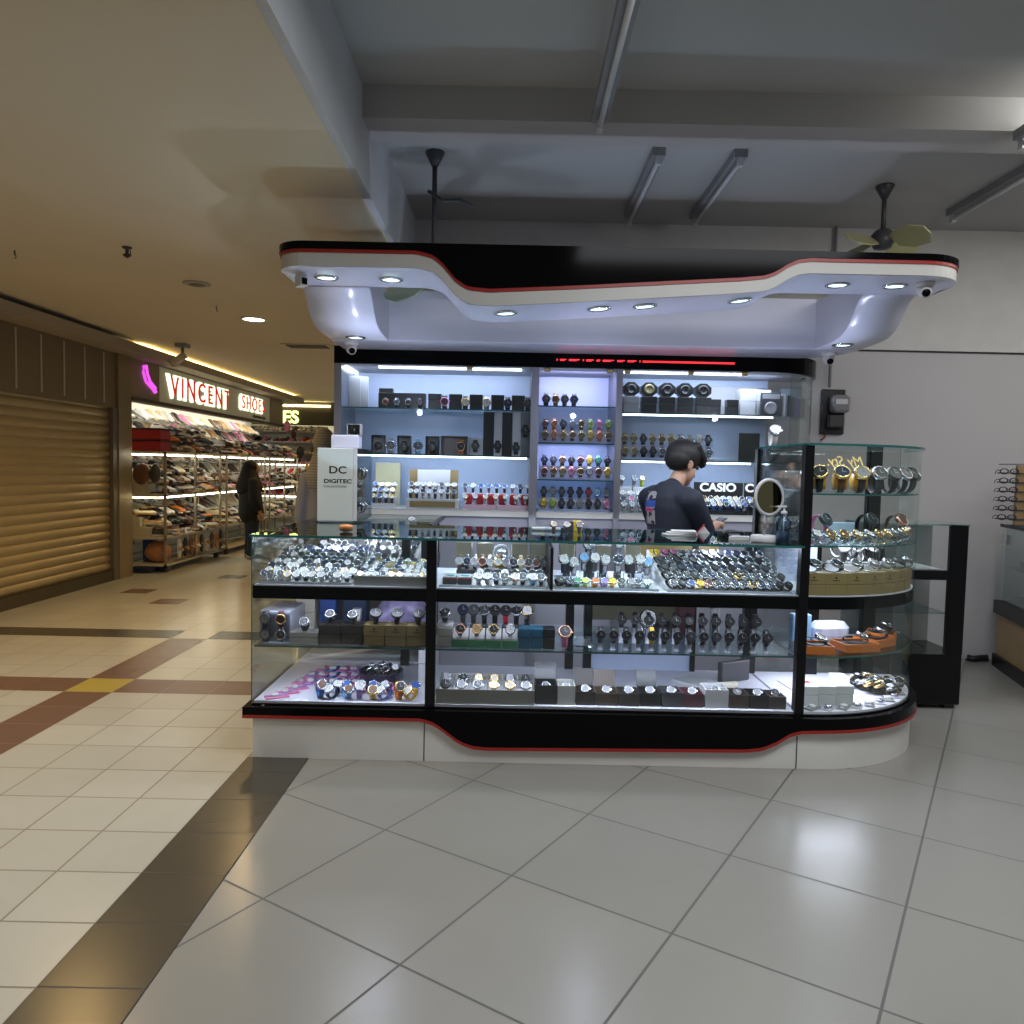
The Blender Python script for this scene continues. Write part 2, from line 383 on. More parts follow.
e = empty('air_vent', (-2.6, 9.75, 2.98), label='rectangular air vent in mall ceiling beside the kiosk canopy', cat='vent')
MB().box(-.3, .3, -.16, .16, -.012, 0).build('vent_frame', PAL['cream'], e)
v = MB()
for k in range(5): v.box(-.25, .25, -.12+k*.05, -.09+k*.05, -.02, -.008)
v.build('slats', PAL['charcoal'], e)
for k, (x, y, lb) in enumerate(((-2.85, 7.4, 'small ceiling hook beside the lit round mall downlight'), (-3.6, 5.6, 'small rusty hook near the cornice of the beige ceiling'))):
    MB().cyl((0, 0, 0), (0, 0, -.03), .005).tube([(0, 0, -.03), (.01, 0, -.04), (.01, 0, -.05), (0, 0, -.055)], .004).build('ceiling_hook', PAL['charcoal'], None, (x, y, 2.98), label=lb, cat='hook')

# ------------------------------------------------------------------ hall ceiling: battens, fans, cables
for k, (x, y, lb) in enumerate(((.85, 5.4, 'unlit batten fitting above the kiosk canopy centre'), (1.35, 5.4, 'unlit batten fitting above canopy, next to the fan side'), (3.2, 5.2, 'unlit batten fitting on hall ceiling past the fan'), (.4, 3.4, 'unlit batten fitting high over the kiosk front, beside cable'), (2.6, 3.5, 'unlit batten fitting high over the tall round case'))):
    e = empty('batten_light', (x, y, 3.47 if y > 4.5 else 3.30), label=lb, cat='light')
    MB().box(-.04, .04, -.6, .6, -.05, 0).build('housing', PAL['grey'], e)
    MB().cyl((0, -.56, -.075), (0, .56, -.075), .014).box(-.015, .015, -.6, -.56, -.1, -.05).box(-.015, .015, .56, .6, -.1, -.05).build('tube', PAL['white'], e)
def fan(x, y, z, ztop, a0, col, label, tilts):
    e = empty('ceiling_fan', (x, y, z), label=label, cat='fan')
    MB().cyl((0, 0, .05), (0, 0, ztop-z-.02), .016).lathe([(.02, ztop-z-.09), (.06, ztop-z-.01), (.06, ztop-z)], 12).build('rod', PAL['charcoal'], e)
    MB().lathe([(.02, -.07), (.055, -.06), (.075, -.02), (.075, .03), (.05, .06), (.015, .07)], 16).build('motor', PAL['charcoal'], e)
    for k in range(4):
        p = [(.06, -.03), (.12, -.055), (.24, -.075), (.33, -.05), (.35, .0), (.32, .055), (.2, .07), (.1, .045)]
        mb = MB(); n = len(p)
        mb.add([(a, b, .004-b*.75) for a, b in p]+[(a, b, -.004-b*.75) for a, b in p], [tuple(range(n)), tuple(range(2*n-1, n-1, -1))]+[(i, n+i, n+(i+1) % n, (i+1) % n) for i in range(n)])
        o = mb.build('blade', col, e, (0, 0, -.01)); o.rotation_euler = (0, tilts[k], a0+k*PI/2)
    return e
fan(2.49, 5.35, 3.11, 3.47, .5, mat('fan_amber', (.42, .40, .2), .3), 'ceiling fan with yellowish blades above the canopy top', (.1, .1, .1, .1))
fan(-.53, 4.95, 2.70, 3.47, math.radians(205), mat('fan_green', (.45, .55, .42), .3), 'ceiling fan with pale green blades hanging inside canopy opening', (.5, .25, .0, .0))
MB().tube([(-.56, 4.86, 3.2), (-.47, 4.86, 3.14), (-.36, 4.86, 3.15), (-.28, 4.88, 3.11)], .012).build('cable', PAL['charcoal'], label='loose dark cable bent off the rod of the green fan', cat='cable')
MB().cyl((2.53, 6.235, 2.2), (2.53, 6.235, 3.47), .012).box(2.51, 2.55, 6.22, 6.27, 2.9, 2.93).build('conduit', PAL['grey'], label='grey conduit pipe running down the wall to the meter', cat='pipe')
e = empty('electricity_meter', (2.49, 6.3, 1.83), label='black electricity meter board on the grey wall above tall case', cat='meter')
MB().bbox(0, .19, -.03, 0, 0, .36, .006).build('backboard', PAL['black'], e)
mb = MB().bbox(.055, .2, -.11, -.03, .17, .31, .02).build('meter_housing', mat('meter_grey', (.22, .22, .23), .3), e)
MB().box(.08, .175, -.114, -.11, .235, .275).build('dial_window', PAL['white'], mb)
MB().bbox(.04, .17, -.085, -.03, .05, .15, .012).build('breaker', PAL['charcoal'], e)
MB().tube([(.04, -.03, 0), (.03, -.04, -.03), (.0, -.04, -.05)], .008).build('wire', mat('meter_wire', (.25, .05, .04), .5), e)

# ================================================================== KIOSK
XL, XR, YF, YB = -1.31, 1.47, 3.86, 4.66      # low counter
ZT, ZB, ZM, ZD = 1.14, .885, .572, .287        # glass top, upper shelf, glass shelf, deck
def interp(pts, x):
    for (a, b), (c, d) in zip(pts, pts[1:]):
        if a <= x <= c:
            t = (x-a)/(c-a) if c > a else 0
            return b+(d-b)*t
    return pts[0][1] if x < pts[0][0] else pts[-1][1]
def case_path(ins=0.0, n=18, y0=YF):
    """plan outline of the round case from its front post round to the back"""
    cx, cy, a, b = 1.55, 4.60, .80-ins, 4.60-y0-ins
    return [(1.485, y0+ins)]+[(cx+a*math.sin(PI/2*k/n), cy-b*math.cos(PI/2*k/n)) for k in range(n+1)]
def wall_strip(mb, path, zlo, zhi, th=.006, mi=0):
    """upright sheet along a plan path; zlo/zhi numbers or functions of x"""
    n = len(path); f = lambda z, x: z(x) if callable(z) else z
    nrm = []
    for i in range(n):
        p = Vector(path[max(0, i-1)]); q = Vector(path[min(n-1, i+1)]); d = (q-p).normalized(); nrm.append(Vector((-d.y, d.x)))
    vs = []
    for i, (x, y) in enumerate(path):
        ix, iy = x+nrm[i].x*th, y+nrm[i].y*th
        vs += [(x, y, f(zlo, x)), (x, y, f(zhi, x)), (ix, iy, f(zhi, x)), (ix, iy, f(zlo, x))]
    fs = [(0, 1, 2, 3), (4*n-1, 4*n-2, 4*n-3, 4*n-4)]
    for i in range(n-1):
        for k in range(4): fs.append((4*i+k, 4*i+4+k, 4*i+4+(k+1) % 4, 4*i+(k+1) % 4))
    return mb.add(vs, fs, mi)

# ---- plinth: white base, black wave, red line
pl = empty('kiosk_plinth', (0, 0, 0), label='white kiosk base with black wave fascia and thin red line under the glass counters', cat='plinth')
def densify(p, step=.03):
    out = []
    for a, b in zip(p, p[1:]):
        n = max(1, int(math.dist(a, b)/step))
        out += [(a[0]+(b[0]-a[0])*k/n, a[1]+(b[1]-a[1])*k/n) for k in range(n)]
    return out+[p[-1]]
zw_pts = [(-9, .212), (-.44, .212), (-.385, .198), (-.34, .172), (-.26, .112), (-.22, .09), (-.165, .075), (-.1, .07), (1.2, .088), (1.29, .098), (1.37, .135), (1.43, .175), (1.49, .19), (1.6, .195), (9, .205)]
zwave = lambda x: interp(zw_pts, x)
base = [(XL+.015, YB), (XL+.015, YF-.02)]+case_path(.0, 20, YF-.02)[0:]+[(2.34, YB)]
mb = MB().prism([(x, y) for x, y in base], 0.0, .215, 0)
mb.build('base_panel', mat('plinth_white', (.72, .71, .68), .3, noise=.08, nscale=2.5), pl)
pth = densify([(XL-.03, YB), (XL-.03, YF-.045), (1.485, YF-.045)])+case_path(-.03, 24, YF-.02)[2:]+[(2.38, YB)]
wall_strip(MB(), pth, lambda x: zwave(x)+.016, .268, .035).build('wave_fascia', M_black, pl)
pth2 = [(x, y-.003) for x, y in pth]
wall_strip(MB(), pth2, zwave, lambda x: zwave(x)+.016, .03).build('red_line', M_red, pl)
MB().box(-.425, -.42, YF-.0215, YF-.019, 0, .2).build('panel_joint', PAL['charcoal'], pl)
MB().box(1.47, 1.476, YF-.0215, YF-.019, 0, .17).build('panel_joint', PAL['charcoal'], pl)

# ---- low front counter
ct = empty('display_counter', (0, YF, 0), label='long low glass display counter with black shelf band across the kiosk front', cat='display case')
ct.location = (0, 0, 0)
MB().box(XL, XR, YF, YB, .268, ZD-.012).box(XL+.01, XR, YF+.01, YB-.01, ZD-.012, ZD, 1).build('deck', [M_blackm, M_deck], ct)
MB().box(XL+.006, XR, YF+.002, YB, .815, ZB-.006).box(XL+.012, XR, YF+.012, YB, ZB-.006, ZB, 1).build('shelf_band', [M_black, M_deck], ct)
MB().box(XL+.01, -.43, YF+.015, YB-.12, ZM-.008, ZM).build('glass_shelf', [G_shelf], ct)
MB().box(-.38, XR-.01, YF+.015, YB-.12, ZM-.008, ZM).build('glass_shelf', [G_shelf], ct)
e1 = MB().box(XL+.01, -.43, YF+.012, YF+.015, ZM-.008, ZM).box(-.38, XR-.01, YF+.012, YF+.015, ZM-.008, ZM)
e1.build('shelf_edge', M_gedge, ct)
MB().box(XL, -.42, YF, YF+.005, ZD, ZT-.012).build('glass_front', G_clear, ct)
MB().box(-.38, XR, YF, YF+.005, ZD, ZT-.012).build('glass_front', G_clear, ct)
MB().box(XL, XL+.005, YF+.005, YB, ZD, ZT-.012).build('glass_side', G_clear, ct)
MB().box(XL-.008, XR+.003, YF-.012, YB+.05, ZT-.011, ZT).build('glass_top', G_top, ct)
MB().box(XL-.01, XR+.003, YF-.014, YF-.012, ZT-.012, ZT).box(XL-.01, XL-.008, YF-.014, YB+.05, ZT-.012, ZT).box(XL-.008, XR, YB+.05, YB+.052, ZT-.012, ZT).build('top_edge', M_gedge, ct)
for x0, x1 in ((-.425, -.375),): MB().box(x0, x1, YF-.003, YF+.045, ZD-.01, ZT-.012).build('front_post', M_blackm, ct)
for x, w in ((-.66, .05), (.34, .05), (.45, .05), (1.1, .03), (1.42, .04)):
    MB().box(x, x+w, YB-.045, YB, ZD, ZT-.012).build('rear_post', M_blackm, ct)
MB().box(.2, .215, YF+.02, YB-.08, ZB, ZT-.04).build('divider', M_blackm, ct)
MB().box(.5, 1.1, YB-.03, YB-.02, ZD, ZM-.06).build('rear_panel', M_back, ct)
MB().box(-.36, .33, YB-.03, YB-.02, ZM-.12, ZM-.02).box(-1.25, -.7, YB-.03, YB-.02, ZM-.11, ZM-.02).build('rear_panel', M_back, ct)
MB().box(.5, 1.1, YB-.03, YB-.02, ZM+.02, .80).build('rear_pane', mat('rear_olive', (.19, .17, .10), .4, noise=.25, nscale=9), ct)
MB().box(.72, 1.25, YB-.03, YB-.025, ZB+.05, ZT-.02).build('rear_pane', mat('rear_amber', (.16, .11, .04), .3, noise=.3, nscale=6), ct)
MB().box(XL, XL+.004, YF-.003, YF, ZD, ZT-.012).build('corner_edge', M_gedge, ct)

# ---- return counter on the left, running back to the wall cabinet
rc = empty('side_counter', (0, 0, 0), label='glass side counter joining the front counter to the wall cabinet, mall side', cat='display case')
RX, RY = -.52, 5.6
MB().box(XL+.01, RX, YB+.06, RY, 0, .25).build('base_panel', M_white, rc)
MB().box(XL+.01, RX, YB+.06, RY, .25, ZD).build('deck', M_deck, rc)
MB().box(XL+.01, RX, YB+.06, RY, .815, ZB).build('shelf_band', [M_blackm], rc)
MB().box(XL, XL+.005, YB+.06, RY, ZD, ZT-.012).build('glass_side', G_clear, rc)
MB().box(XL-.008, RX+.01, YB+.06, RY, ZT-.011, ZT).build('glass_top', G_top, rc)
MB().box(RX+.01, RX+.03, YB+.06, RY, ZT-.02, ZT+.004).build('top_edge', M_blackm, rc)
MB().box(XL-.01, XL-.008, YB+.06, RY, ZT-.012, ZT).build('glass_edge', M_gedge, rc)
for y in (YB+.1, 5.5): MB().box(RX-.04, RX, y, y+.05, ZD, ZT-.012).build('rear_post', M_blackm, rc)
MB().box(RX-.012, RX-.006, YB+.15, RY-.1, ZD, .8).build('rear_panel', PAL['grey'], rc)

# ---- tall round case
ZS = [.287, .572, .885, 1.14, 1.405]
tc = empty('round_display_case', (0, 0, 0), label='tall quarter-round glass display case with green-edged top at the kiosk end', cat='display case')
def case_poly(ins, y1=YB): return case_path(ins)+[(2.35-ins, y1-ins*.5), (1.485, y1-ins*.5)]
MB().prism(case_poly(0.0), .268, .275).prism(case_poly(.012), .275, .287, 1).build('deck', [M_blackm, M_deck], tc)
MB().prism(case_poly(.012), .815, .879).prism(case_poly(.016), .879, .885, 1).build('shelf_band', [M_black, M_deck], tc)
for z in (ZS[1], ZS[3], ZS[4]):
    o = MB().prism(case_poly(.014), z-.008, z).build('glass_shelf', G_shelf, tc)
    wall_strip(MB(), case_path(.0115), z-.008, z, .002).build('shelf_edge', M_gedge, tc)
wall_strip(MB(), case_path(0.0, 28)+[(2.35, YB)], .287, 1.645, .005).build('curved_glass', glass('curved_glass', (.96, .985, .975), .16), tc)
MB().prism(case_poly(-.012), 1.646, 1.656).build('glass_top', G_top, tc)
wall_strip(MB(), [(1.472, YB), (1.472, YF-.013), (1.485, YF-.013)]+case_path(-.013, 28)[1:]+[(2.362, YB)], 1.645, 1.657, .003).build('top_edge', M_gedge, tc)
MB().box(1.462, 1.507, YF-.004, YF+.045, .268, 1.645).build('front_post', M_blackm, tc)
MB().box(1.470, 1.476, YF+.045, YB-.05, .885, 1.645).build('glass_side', G_clear, tc)
MB().box(1.460, 1.495, YB-.05, YB, .287, 1.645).box(1.453, 1.46, YB-.05, YB-.03, .9, 1.64, 1).build('rear_post', [M_blackm, M_alu], tc)
MB().box(2.13, 2.21, YB-.05, YB-.01, .287, 1.645).build('rear_post', M_blackm, tc)
MB().box(1.80, 1.87, YB-.05, YB-.01, .287, 1.13).build('rear_post', M_blackm, tc)
MB().box(1.495, 2.34, YB-.008, YB-.003, .287, 1.645).build('rear_glass', glass('rear_glass', (.86, .87, .86), .9, .02), tc)
lettering('My Sty.', .085, mat('gold_script', (.9, .62, .2), .3, .3, emit=.5, ecol=(1, .75, .35), noise=0), (2.12, YB-.012, 1.555), (PI/2, 0, PI), tc, ext=.001, name='script_lettering', shear=.45, sx=.9)  # mirrored gold letters with a glow put into their colour
me = None

# ---- wall cabinet
wc = empty('wall_cabinet', (0, 0, 0), label='tall lit wall cabinet with three glass bays behind the kiosk counter', cat='cabinet')
CF, CB = 5.64, 6.15
MB().box(-1.314, -1.262, CF, CB, 0, 2.235).build('side_panel', M_alu, wc)
for x0, x1 in ((.122, .178), (.743, .787)): MB().box(x0, x1, CF, CB, 0, 2.235).build('divider', M_alu, wc)
MB().box(-1.262, 2.0, CB-.02, CB, 1.15, 2.235).build('back_panel', M_back, wc)
def cab_poly(ins): return [(-1.262, CB-.02), (-1.262, CF+.012+ins)]+[(1.80+(.53-ins)*math.sin(PI/2*k/10), CB-.02-(CB-.02-CF-.012-ins)*math.cos(PI/2*k/10)) for k in range(11)]
MB().prism(cab_poly(.0), 1.14, 1.185).build('sill', M_white, wc)
MB().prism(cab_poly(.02), 0, 1.14).build('base_panel', M_grey, wc)
MB().prism(cab_poly(.01), 2.225, 2.24).build('top_panel', M_deck, wc)
hp_ = [(-1.314, CF-.01)]+[(1.80+.55*math.sin(PI/2*k/14), CB-(CB-CF+.01)*math.cos(PI/2*k/14)) for k in range(15)]
wall_strip(MB(), densify(hp_[:2], .2)+hp_[2:], 2.235, 2.36, .03).build('header', M_black, wc)
for x0, x1, zs in ((-1.26, .12, (1.925, 1.588)), (.18, .741, (1.963, 1.693, 1.423)), (.789, None, (1.926, 1.583))):
    for z in zs:
        if x1: o = MB().box(x0, x1, CF+.03, CB-.02, z-.008, z)
        else: o = MB().prism([(x0, CB-.02), (x0, CF+.03)]+cab_poly(.03)[2:], z-.008, z)
        o.build('glass_shelf', G_shelf, wc)
        MB().box(x0, x1 or 1.8, CF+.027, CF+.03, z-.009, z).build('shelf_edge', M_gedge, wc)
for x0, x1 in ((-1.262, .122), (.178, .743)):
    MB().box(x0, x1, CF+.004, CF+.009, 1.185, 2.225).build('glass_door', G_clear, wc)
wall_strip(MB(), [(.787, CF+.004)]+[(1.80+.53*math.sin(PI/2*k/14), CB-(CB-CF-.004)*math.cos(PI/2*k/14)) for k in range(15)], 1.185, 2.225, .005).build('glass_door', G_clear, wc)
for (x0, x1, z) in ((-1.2, .1, 1.578), (.80, 1.9, 1.916), (.80, 1.75, 1.573)):
    MB().box(x0, x1, CF+.034, CF+.046, z-.012, z).build('led_strip', LED_w, wc)
for (x0, x1) in ((-1.0, .05), (.8, 1.7)):
    MB().box(x0, x1, CF+.05, CF+.062, 2.212, 2.224).build('led_strip', LED_w, wc)
MB().box(-1.25, -1.235, CF+.05, CB-.05, 2.21, 2.222).build('led_strip', LED_w, wc)
for x in (-.33, .235, .69, .82, 1.28, 1.67): MB().bbox(x-.022, x+.022, CF-.004, CF+.012, 2.205, 2.232, .004).build('hinge_clip', M_gold, wc)

# ---- canopy
cn = empty('canopy', (0, 0, 0), label='white kiosk canopy with black wave fascia, red line and curved side wings', cat='canopy')
zc_pts = [(-9, 2.517), (-.52, 2.526), (-.44, 2.506), (-.394, 2.476), (-.314, 2.383), (-.25, 2.346), (-.137, 2.338), (.3, 2.366), (1.159, 2.43), (1.29, 2.445), (1.35, 2.470), (1.405, 2.508), (1.46, 2.532), (1.52, 2.54), (9, 2.545)]
zcan = lambda x: interp(zc_pts, x)
zred = lambda x: zcan(x)+interp([(-9, .068), (-.6, .068), (-.2, .07), (1.2, .062), (1.6, .058), (9, .058)], x)
CX0, CX1, CY, CYB = -1.265, 2.385, 4.05, 4.5
r1, r2 = .16, .26
cp = [(-1.24, CYB), (CX0+.01, 4.36)]+[(CX0+r1-r1*math.cos(PI/2*k/8), CY+r1-r1*math.sin(PI/2*k/8)) for k in range(9)]
cp += densify([cp[-1], (CX1-r2, CY)])[1:-1]
cp += [(CX1-r2+r2*math.sin(PI/2*k/10), CY+r2-r2*math.cos(PI/2*k/10)) for k in range(11)]+[(CX1-.03, 4.4), (2.30, CYB)]
def outset(path, d):
    out = []; n = len(path)
    for i in range(n):
        p = Vector(path[max(0, i-1)]); q = Vector(path[min(n-1, i+1)]); t = (q-p).normalized(); out.append((path[i][0]+t.y*d, path[i][1]-t.x*d))
    return out
wall_strip(MB(), cp, zcan, zred, .02).build('white_strip', mat('canopy_white', (.56, .55, .52), .4, noise=.02), cn)
wall_strip(MB(), outset(cp, .006), zred, lambda x: zred(x)+.018, .026).build('red_line', M_red, cn)
wall_strip(MB(), outset(cp, .01), lambda x: zred(x)+.018, 2.65, .03).build('black_fascia', M_black, cn)
# soffit of the front beam
mb = MB()
for (x, y), (x2, y2) in zip(cp, cp[1:]):
    if abs(x2-x) < 1e-5: continue
    mb.add([(x, y+.001, zcan(x)), (x2, y2+.001, zcan(x2)), (x2, CYB, zcan(x2)), (x, CYB, zcan(x))], [(0, 1, 2, 3)], 0, True)
    mb.add([(x, CYB, zcan(x)), (x2, CYB, zcan(x2)), (x2, CYB, 2.64), (x, CYB, 2.64)], [(0, 1, 2, 3)])
    mb.add([(x, y+.001, 2.64), (x2, y2+.001, 2.64), (x2, CYB, 2.64), (x, CYB, 2.64)], [(0, 1, 2, 3)])
mb.build('front_soffit', M_soff, cn)
WP = [(4.501, 2.522), (4.55, 2.505), (4.6, 2.468), (4.66, 2.415), (4.72, 2.375), (4.8, 2.348), (4.9, 2.338), (5.0, 2.336), (5.21, 2.336)]
def wing(x0, x1, dz=0):
    mb = MB(); wp = [(y, z+dz*max(0, (z-2.40)/.12)) for y, z in WP]; n = len(wp)
    vs = [(x, y, z) for y, z in wp for x in (x0, x1)]
    mb.add(vs, [(2*i, 2*i+1, 2*i+3, 2*i+2) for i in range(n-1)], 0, True)
    for x in (x0, x1):
        mb.add([(x, y, z) for y, z in wp]+[(x, 5.21, 2.65), (x, 4.501, 2.65)], [tuple(range(n+2))], 1)
    mb.add([(x0, 4.501, 2.65), (x1, 4.501, 2.65), (x1, 5.21, 2.65), (x0, 5.21, 2.65)], [(0, 1, 2, 3)], 1)
    return mb
M_cgrey = mat('canopy_grey', (.50, .50, .57), .4, noise=.03)
wing(-1.24, -.85).build('side_wing', [M_soff, M_cgrey], cn)
wing(2.0, 2.30, .021).build('side_wing', [M_soff, M_cgrey], cn)
MB().box(-.85, 2.0, 5.2, 5.23, 2.34, 2.665).build('back_panel', M_cgrey, cn)
MB().box(-1.24, 1.75, 5.21, 5.62, 2.336, 2.36).prism([(1.75, 5.21), (2.30, 5.21), (2.28, 5.4), (2.2, 5.55), (2.05, 5.62), (1.75, 5.62)], 2.336, 2.36).build('rear_soffit', M_soff, cn)

def spot(x, y, z, lb, energy=14, tilt=0):
    e = empty('canopy_downlight', (x, y, z), label=lb, cat='light', group='downlights of the canopy')
    e.rotation_euler = (0, tilt, 0)
    MB().lathe([(.066, .001), (.066, -.005), (.052, -.009), (.05, -.002)], 22, cap=False).build('trim_ring', M_steel, e)
    MB().lathe([(.051, -.002), (.03, -.005), (.001, -.006)], 22).build('lens', LED_lamp, e)
    l = bpy.data.lights.new('canopy_lamp', 'SPOT'); l.energy = energy; l.color = (.86, .93, 1); l.spot_size = 2.2; l.spot_blend = .6; l.shadow_soft_size = .05
    o = bpy.data.objects.new('canopy_lamp', l); o.location = (x, y, z-.03); COL.objects.link(o)
sl = lambda x: -math.atan2(zcan(x+.05)-zcan(x-.05), .1)
spot(-1.041, 4.27, 2.519, 'canopy downlight at the mall-side end, beside the box camera')
spot(-.691, 4.29, 2.521, 'canopy downlight before the fascia dip, second from the mall-side end')
for x, lb in ((-.056, 'canopy downlight at the lowest part of the fascia dip'), (.451, 'canopy downlight third of dipped middle beam pair, its mall-side one'), (.699, 'canopy downlight of the close middle pair, its hall-side one'), (1.213, 'canopy downlight at the hall-side end of the dipped middle beam')):
    spot(x, 4.24, zcan(x)-.001, lb, tilt=sl(x))
spot(1.757, 4.28, 2.54, 'canopy downlight on high soffit above the round case, inner one')
spot(2.07, 4.28, 2.541, 'canopy downlight on high soffit beside the dome camera, hall side')
spot(-1.05, 5.1, 2.335, 'canopy downlight on the low mall-side wing near wall cabinet')
spot(2.104, 5.0, 2.335, 'canopy downlight on the low hall-side wing near wall cabinet')
def dome_cam(x, y, z, yaw, lb):
    e = empty('security_camera', (x, y, z), yaw, lb, 'security camera')
    MB().lathe([(.06, 0), (.06, -.02), (.045, -.035)], 18).build('base', M_white, e)
    MB().ell((0, 0, -.055), (.048, .048, .048)).cyl((0, 0, -.055), (0, -.07, -.085), .036, .034, 14).build('camera_body', M_white, e)
    e.scale = (.8, .8, .8)
    MB().cyl((0, -.066, -.0832), (0, -.0725, -.086), .028, .026, 14).build('lens', M_black, e)
dome_cam(-1.12, 5.3, 2.336, .3, 'white dome security camera under the mall-side canopy wing')
dome_cam(2.195, 4.2, 2.543, -.35, 'white dome security camera at the hall-side canopy corner')
dome_cam(2.15, 5.33, 2.336, -.2, 'white dome security camera under the hall-side wing near cabinet')
e = empty('box_camera', (-1.165, 4.22, 2.518), .7, 'white box security camera at the mall-side canopy corner', 'security camera')
e.scale = (.75, .75, .75)
MB().bbox(-.03, .03, -.05, .05, -.085, 0, .008).build('camera_body', M_white, e)
MB().bbox(-.02, .02, -.062, -.05, -.075, -.03, .006).build('lens', M_black, e)
# LED message strip on the header
e = empty('led_sign', (.2, CF-.012, 2.29), label='thin red scrolling message strip on the black cabinet header', cat='sign')
M_ledr = mat('led_red', (1, .02, .02), .5, emit=2.2, ecol=(1, .03, .04), noise=0)
rows = MB(); x = .10
for w in (.01, .05, .085, .01, .06, .03, .09, .06, .07, .01):
    for q in range(2): rows.box(x, x+w*(.9-.25*q), -.004, 0, .001-q*.007, .006-q*.007)
    x += w+.015
x0 = x
while x < 1.39: rows.box(x, x+.0125, -.004, 0, .001, .006).box(x, x+.0125, -.004, 0, -.006, -.001); x += .0148
rows.build('led_matrix', M_ledr, e)
MB().box(-1.0, 1.42, -.001, .006, -.022, .024).build('sign_housing', M_black, e)

# ================================================================== WATCHES
WCACHE = {}
def watch_parts(kind, sc_=1.0):
    """strap and case builders; local origin at the base, dial faces -Y (front) and up by tilt"""
    key = (kind, sc_)
    W = (.030 if kind == 'face' else .021)*sc_
    if kind == 'stand': ry, rz, tilt = .026, .034, 35
    elif kind == 'upright': ry, rz, tilt = .022, .036, 8
    elif kind == 'face': ry, rz, tilt = .012, .036, 4
    elif kind == 'lie': ry, rz, tilt = .040, .014, 62
    else: ry, rz, tilt = .034, .022, 48          # 'rest'
    ry *= sc_; rz *= sc_
    st = MB(); n = 18; vs = []
    for k in range(n):
        a = 2*PI*k/n
        d = abs(((a-(PI-math.radians(tilt))+PI) % (2*PI))-PI)
        w = W*(.5-.14*min(1, d/2))
        y, z = ry*math.cos(a), rz+rz*math.sin(a)
        yi, zi = y*.9, rz+(z-rz)*.9
        vs += [(-w, y, z), (w, y, z), (w, yi, zi), (-w, yi, zi)]
    fs = []
    for k in range(n):
        for q in range(4): fs.append((4*k+q, 4*((k+1) % n)+q, 4*((k+1) % n)+(q+1) % 4, 4*k+(q+1) % 4))
    st.add(vs, fs, 0, True)
    a = PI-math.radians(tilt)
    p = Vector((0, ry*math.cos(a), rz+rz*math.sin(a))); d = Vector((0, -math.cos(math.radians(tilt)), math.sin(math.radians(tilt))))
    M = Matrix.Translation(p-d*.003*sc_) @ d.to_track_quat('Z', 'Y').to_matrix().to_4x4()
    R = (.0235 if kind == 'face' else .021)*sc_
    def case(mb, mi): return mb.lathe([(R*.86, 0), (R, .002), (R, .008*sc_), (R*.93, .0115*sc_), (R*.80, .0120*sc_), (R*.78, .0100*sc_)], 18, mi, M, cap=False).box(R*.95, R*1.18, -.003, .003, .003, .008, mi, M)
    def dial(mb, mi, mj):
        mb.lathe([(R*.80, .0103*sc_), (.0002, .0104*sc_)], 18, mi, M, cap=False)
        mb.box(-.0007, .0007, -.002, R*.6, .0108*sc_, .0110*sc_, mj, M).box(-.001, R*.45, -.0007, .0007, .0108*sc_, .0110*sc_, mj, M)
        return mb
    return st, case, dial
def watch_mesh(kind, strap, case, dial, s=1.0):
    k = (kind, strap, case, dial, s)
    if k not in WCACHE:
        st, cs, dl = watch_parts(kind, s)
        cs(st, 1); dl(st, 2, 3)
        WCACHE[k] = st.mesh('wrist_watch', [PAL[strap], PAL[case], PAL[dial], PAL['black' if dial not in ('black', 'charcoal', 'navy') else 'white']])
    return WCACHE[k]
PROTO = {}
def watch_with_parts(kind, strap, case, dial, s=1.0):
    k = (kind, strap, case, dial, s)
    if k in PROTO: return dup(PROTO[k])
    st, cs, dl = watch_parts(kind, s)
    e = empty('wrist_watch')
    st.build('strap', PAL[strap], e)
    c = cs(MB(), 0).build('case', PAL[case], e)
    dl(MB(), 0, 1).build('dial', [PAL[dial], PAL['black' if dial not in ('black', 'charcoal', 'navy') else 'white']], c)
    PROTO[k] = e
    return e
STUFF = {}     # the rest of the watches, one object
stuff_mb = MB(); STUFF_M = ['silver', 'black', 'white', 'blue', 'gold', 'brown', 'pink', 'navy', 'charcoal']
def stuff_watch(loc, kind, strap, case, dial, s=1.0, rz=0, tilt=0):
    st, cs, dl = watch_parts(kind, s)
    a = STUFF_M.index(strap); st.m = [a]*len(st.m)
    cs(st, STUFF_M.index(case)); dl(st, STUFF_M.index(dial), 1)
    M = Matrix.Translation(loc) @ Matrix.Rotation(rz, 4, 'Z') @ Matrix.Rotation(tilt, 4, 'X')
    o = len(stuff_mb.v)
    stuff_mb.v += [tuple(M @ Vector(v)) for v in st.v]; stuff_mb.f += [tuple(o+i for i in f) for f in st.f]; stuff_mb.m += st.m; stuff_mb.sm += st.sm
def desc(strap, case, dial):
    if strap == case: return f'{strap} watch with {dial} dial'
    return f'{case} watch on {strap} strap' if case == dial or case in ('black',) else f'{case} watch, {strap} strap'
def put_watch(loc, kind, cols, where, group, s=1.0, rz=0.0, tilt=0.0, parts=False):
    lb = f'{desc(*cols)}, {where}'
    rot = (tilt, 0, rz)
    if parts:
        o = watch_with_parts(kind, *cols, s); o.location = loc; o.rotation_euler = rot
    else:
        o = link('wrist_watch', watch_mesh(kind, *cols, s), loc, rot)
    tag(o, lb, 'watch', group)
    return o
C = lambda s_, c, d: (s_, c, d)
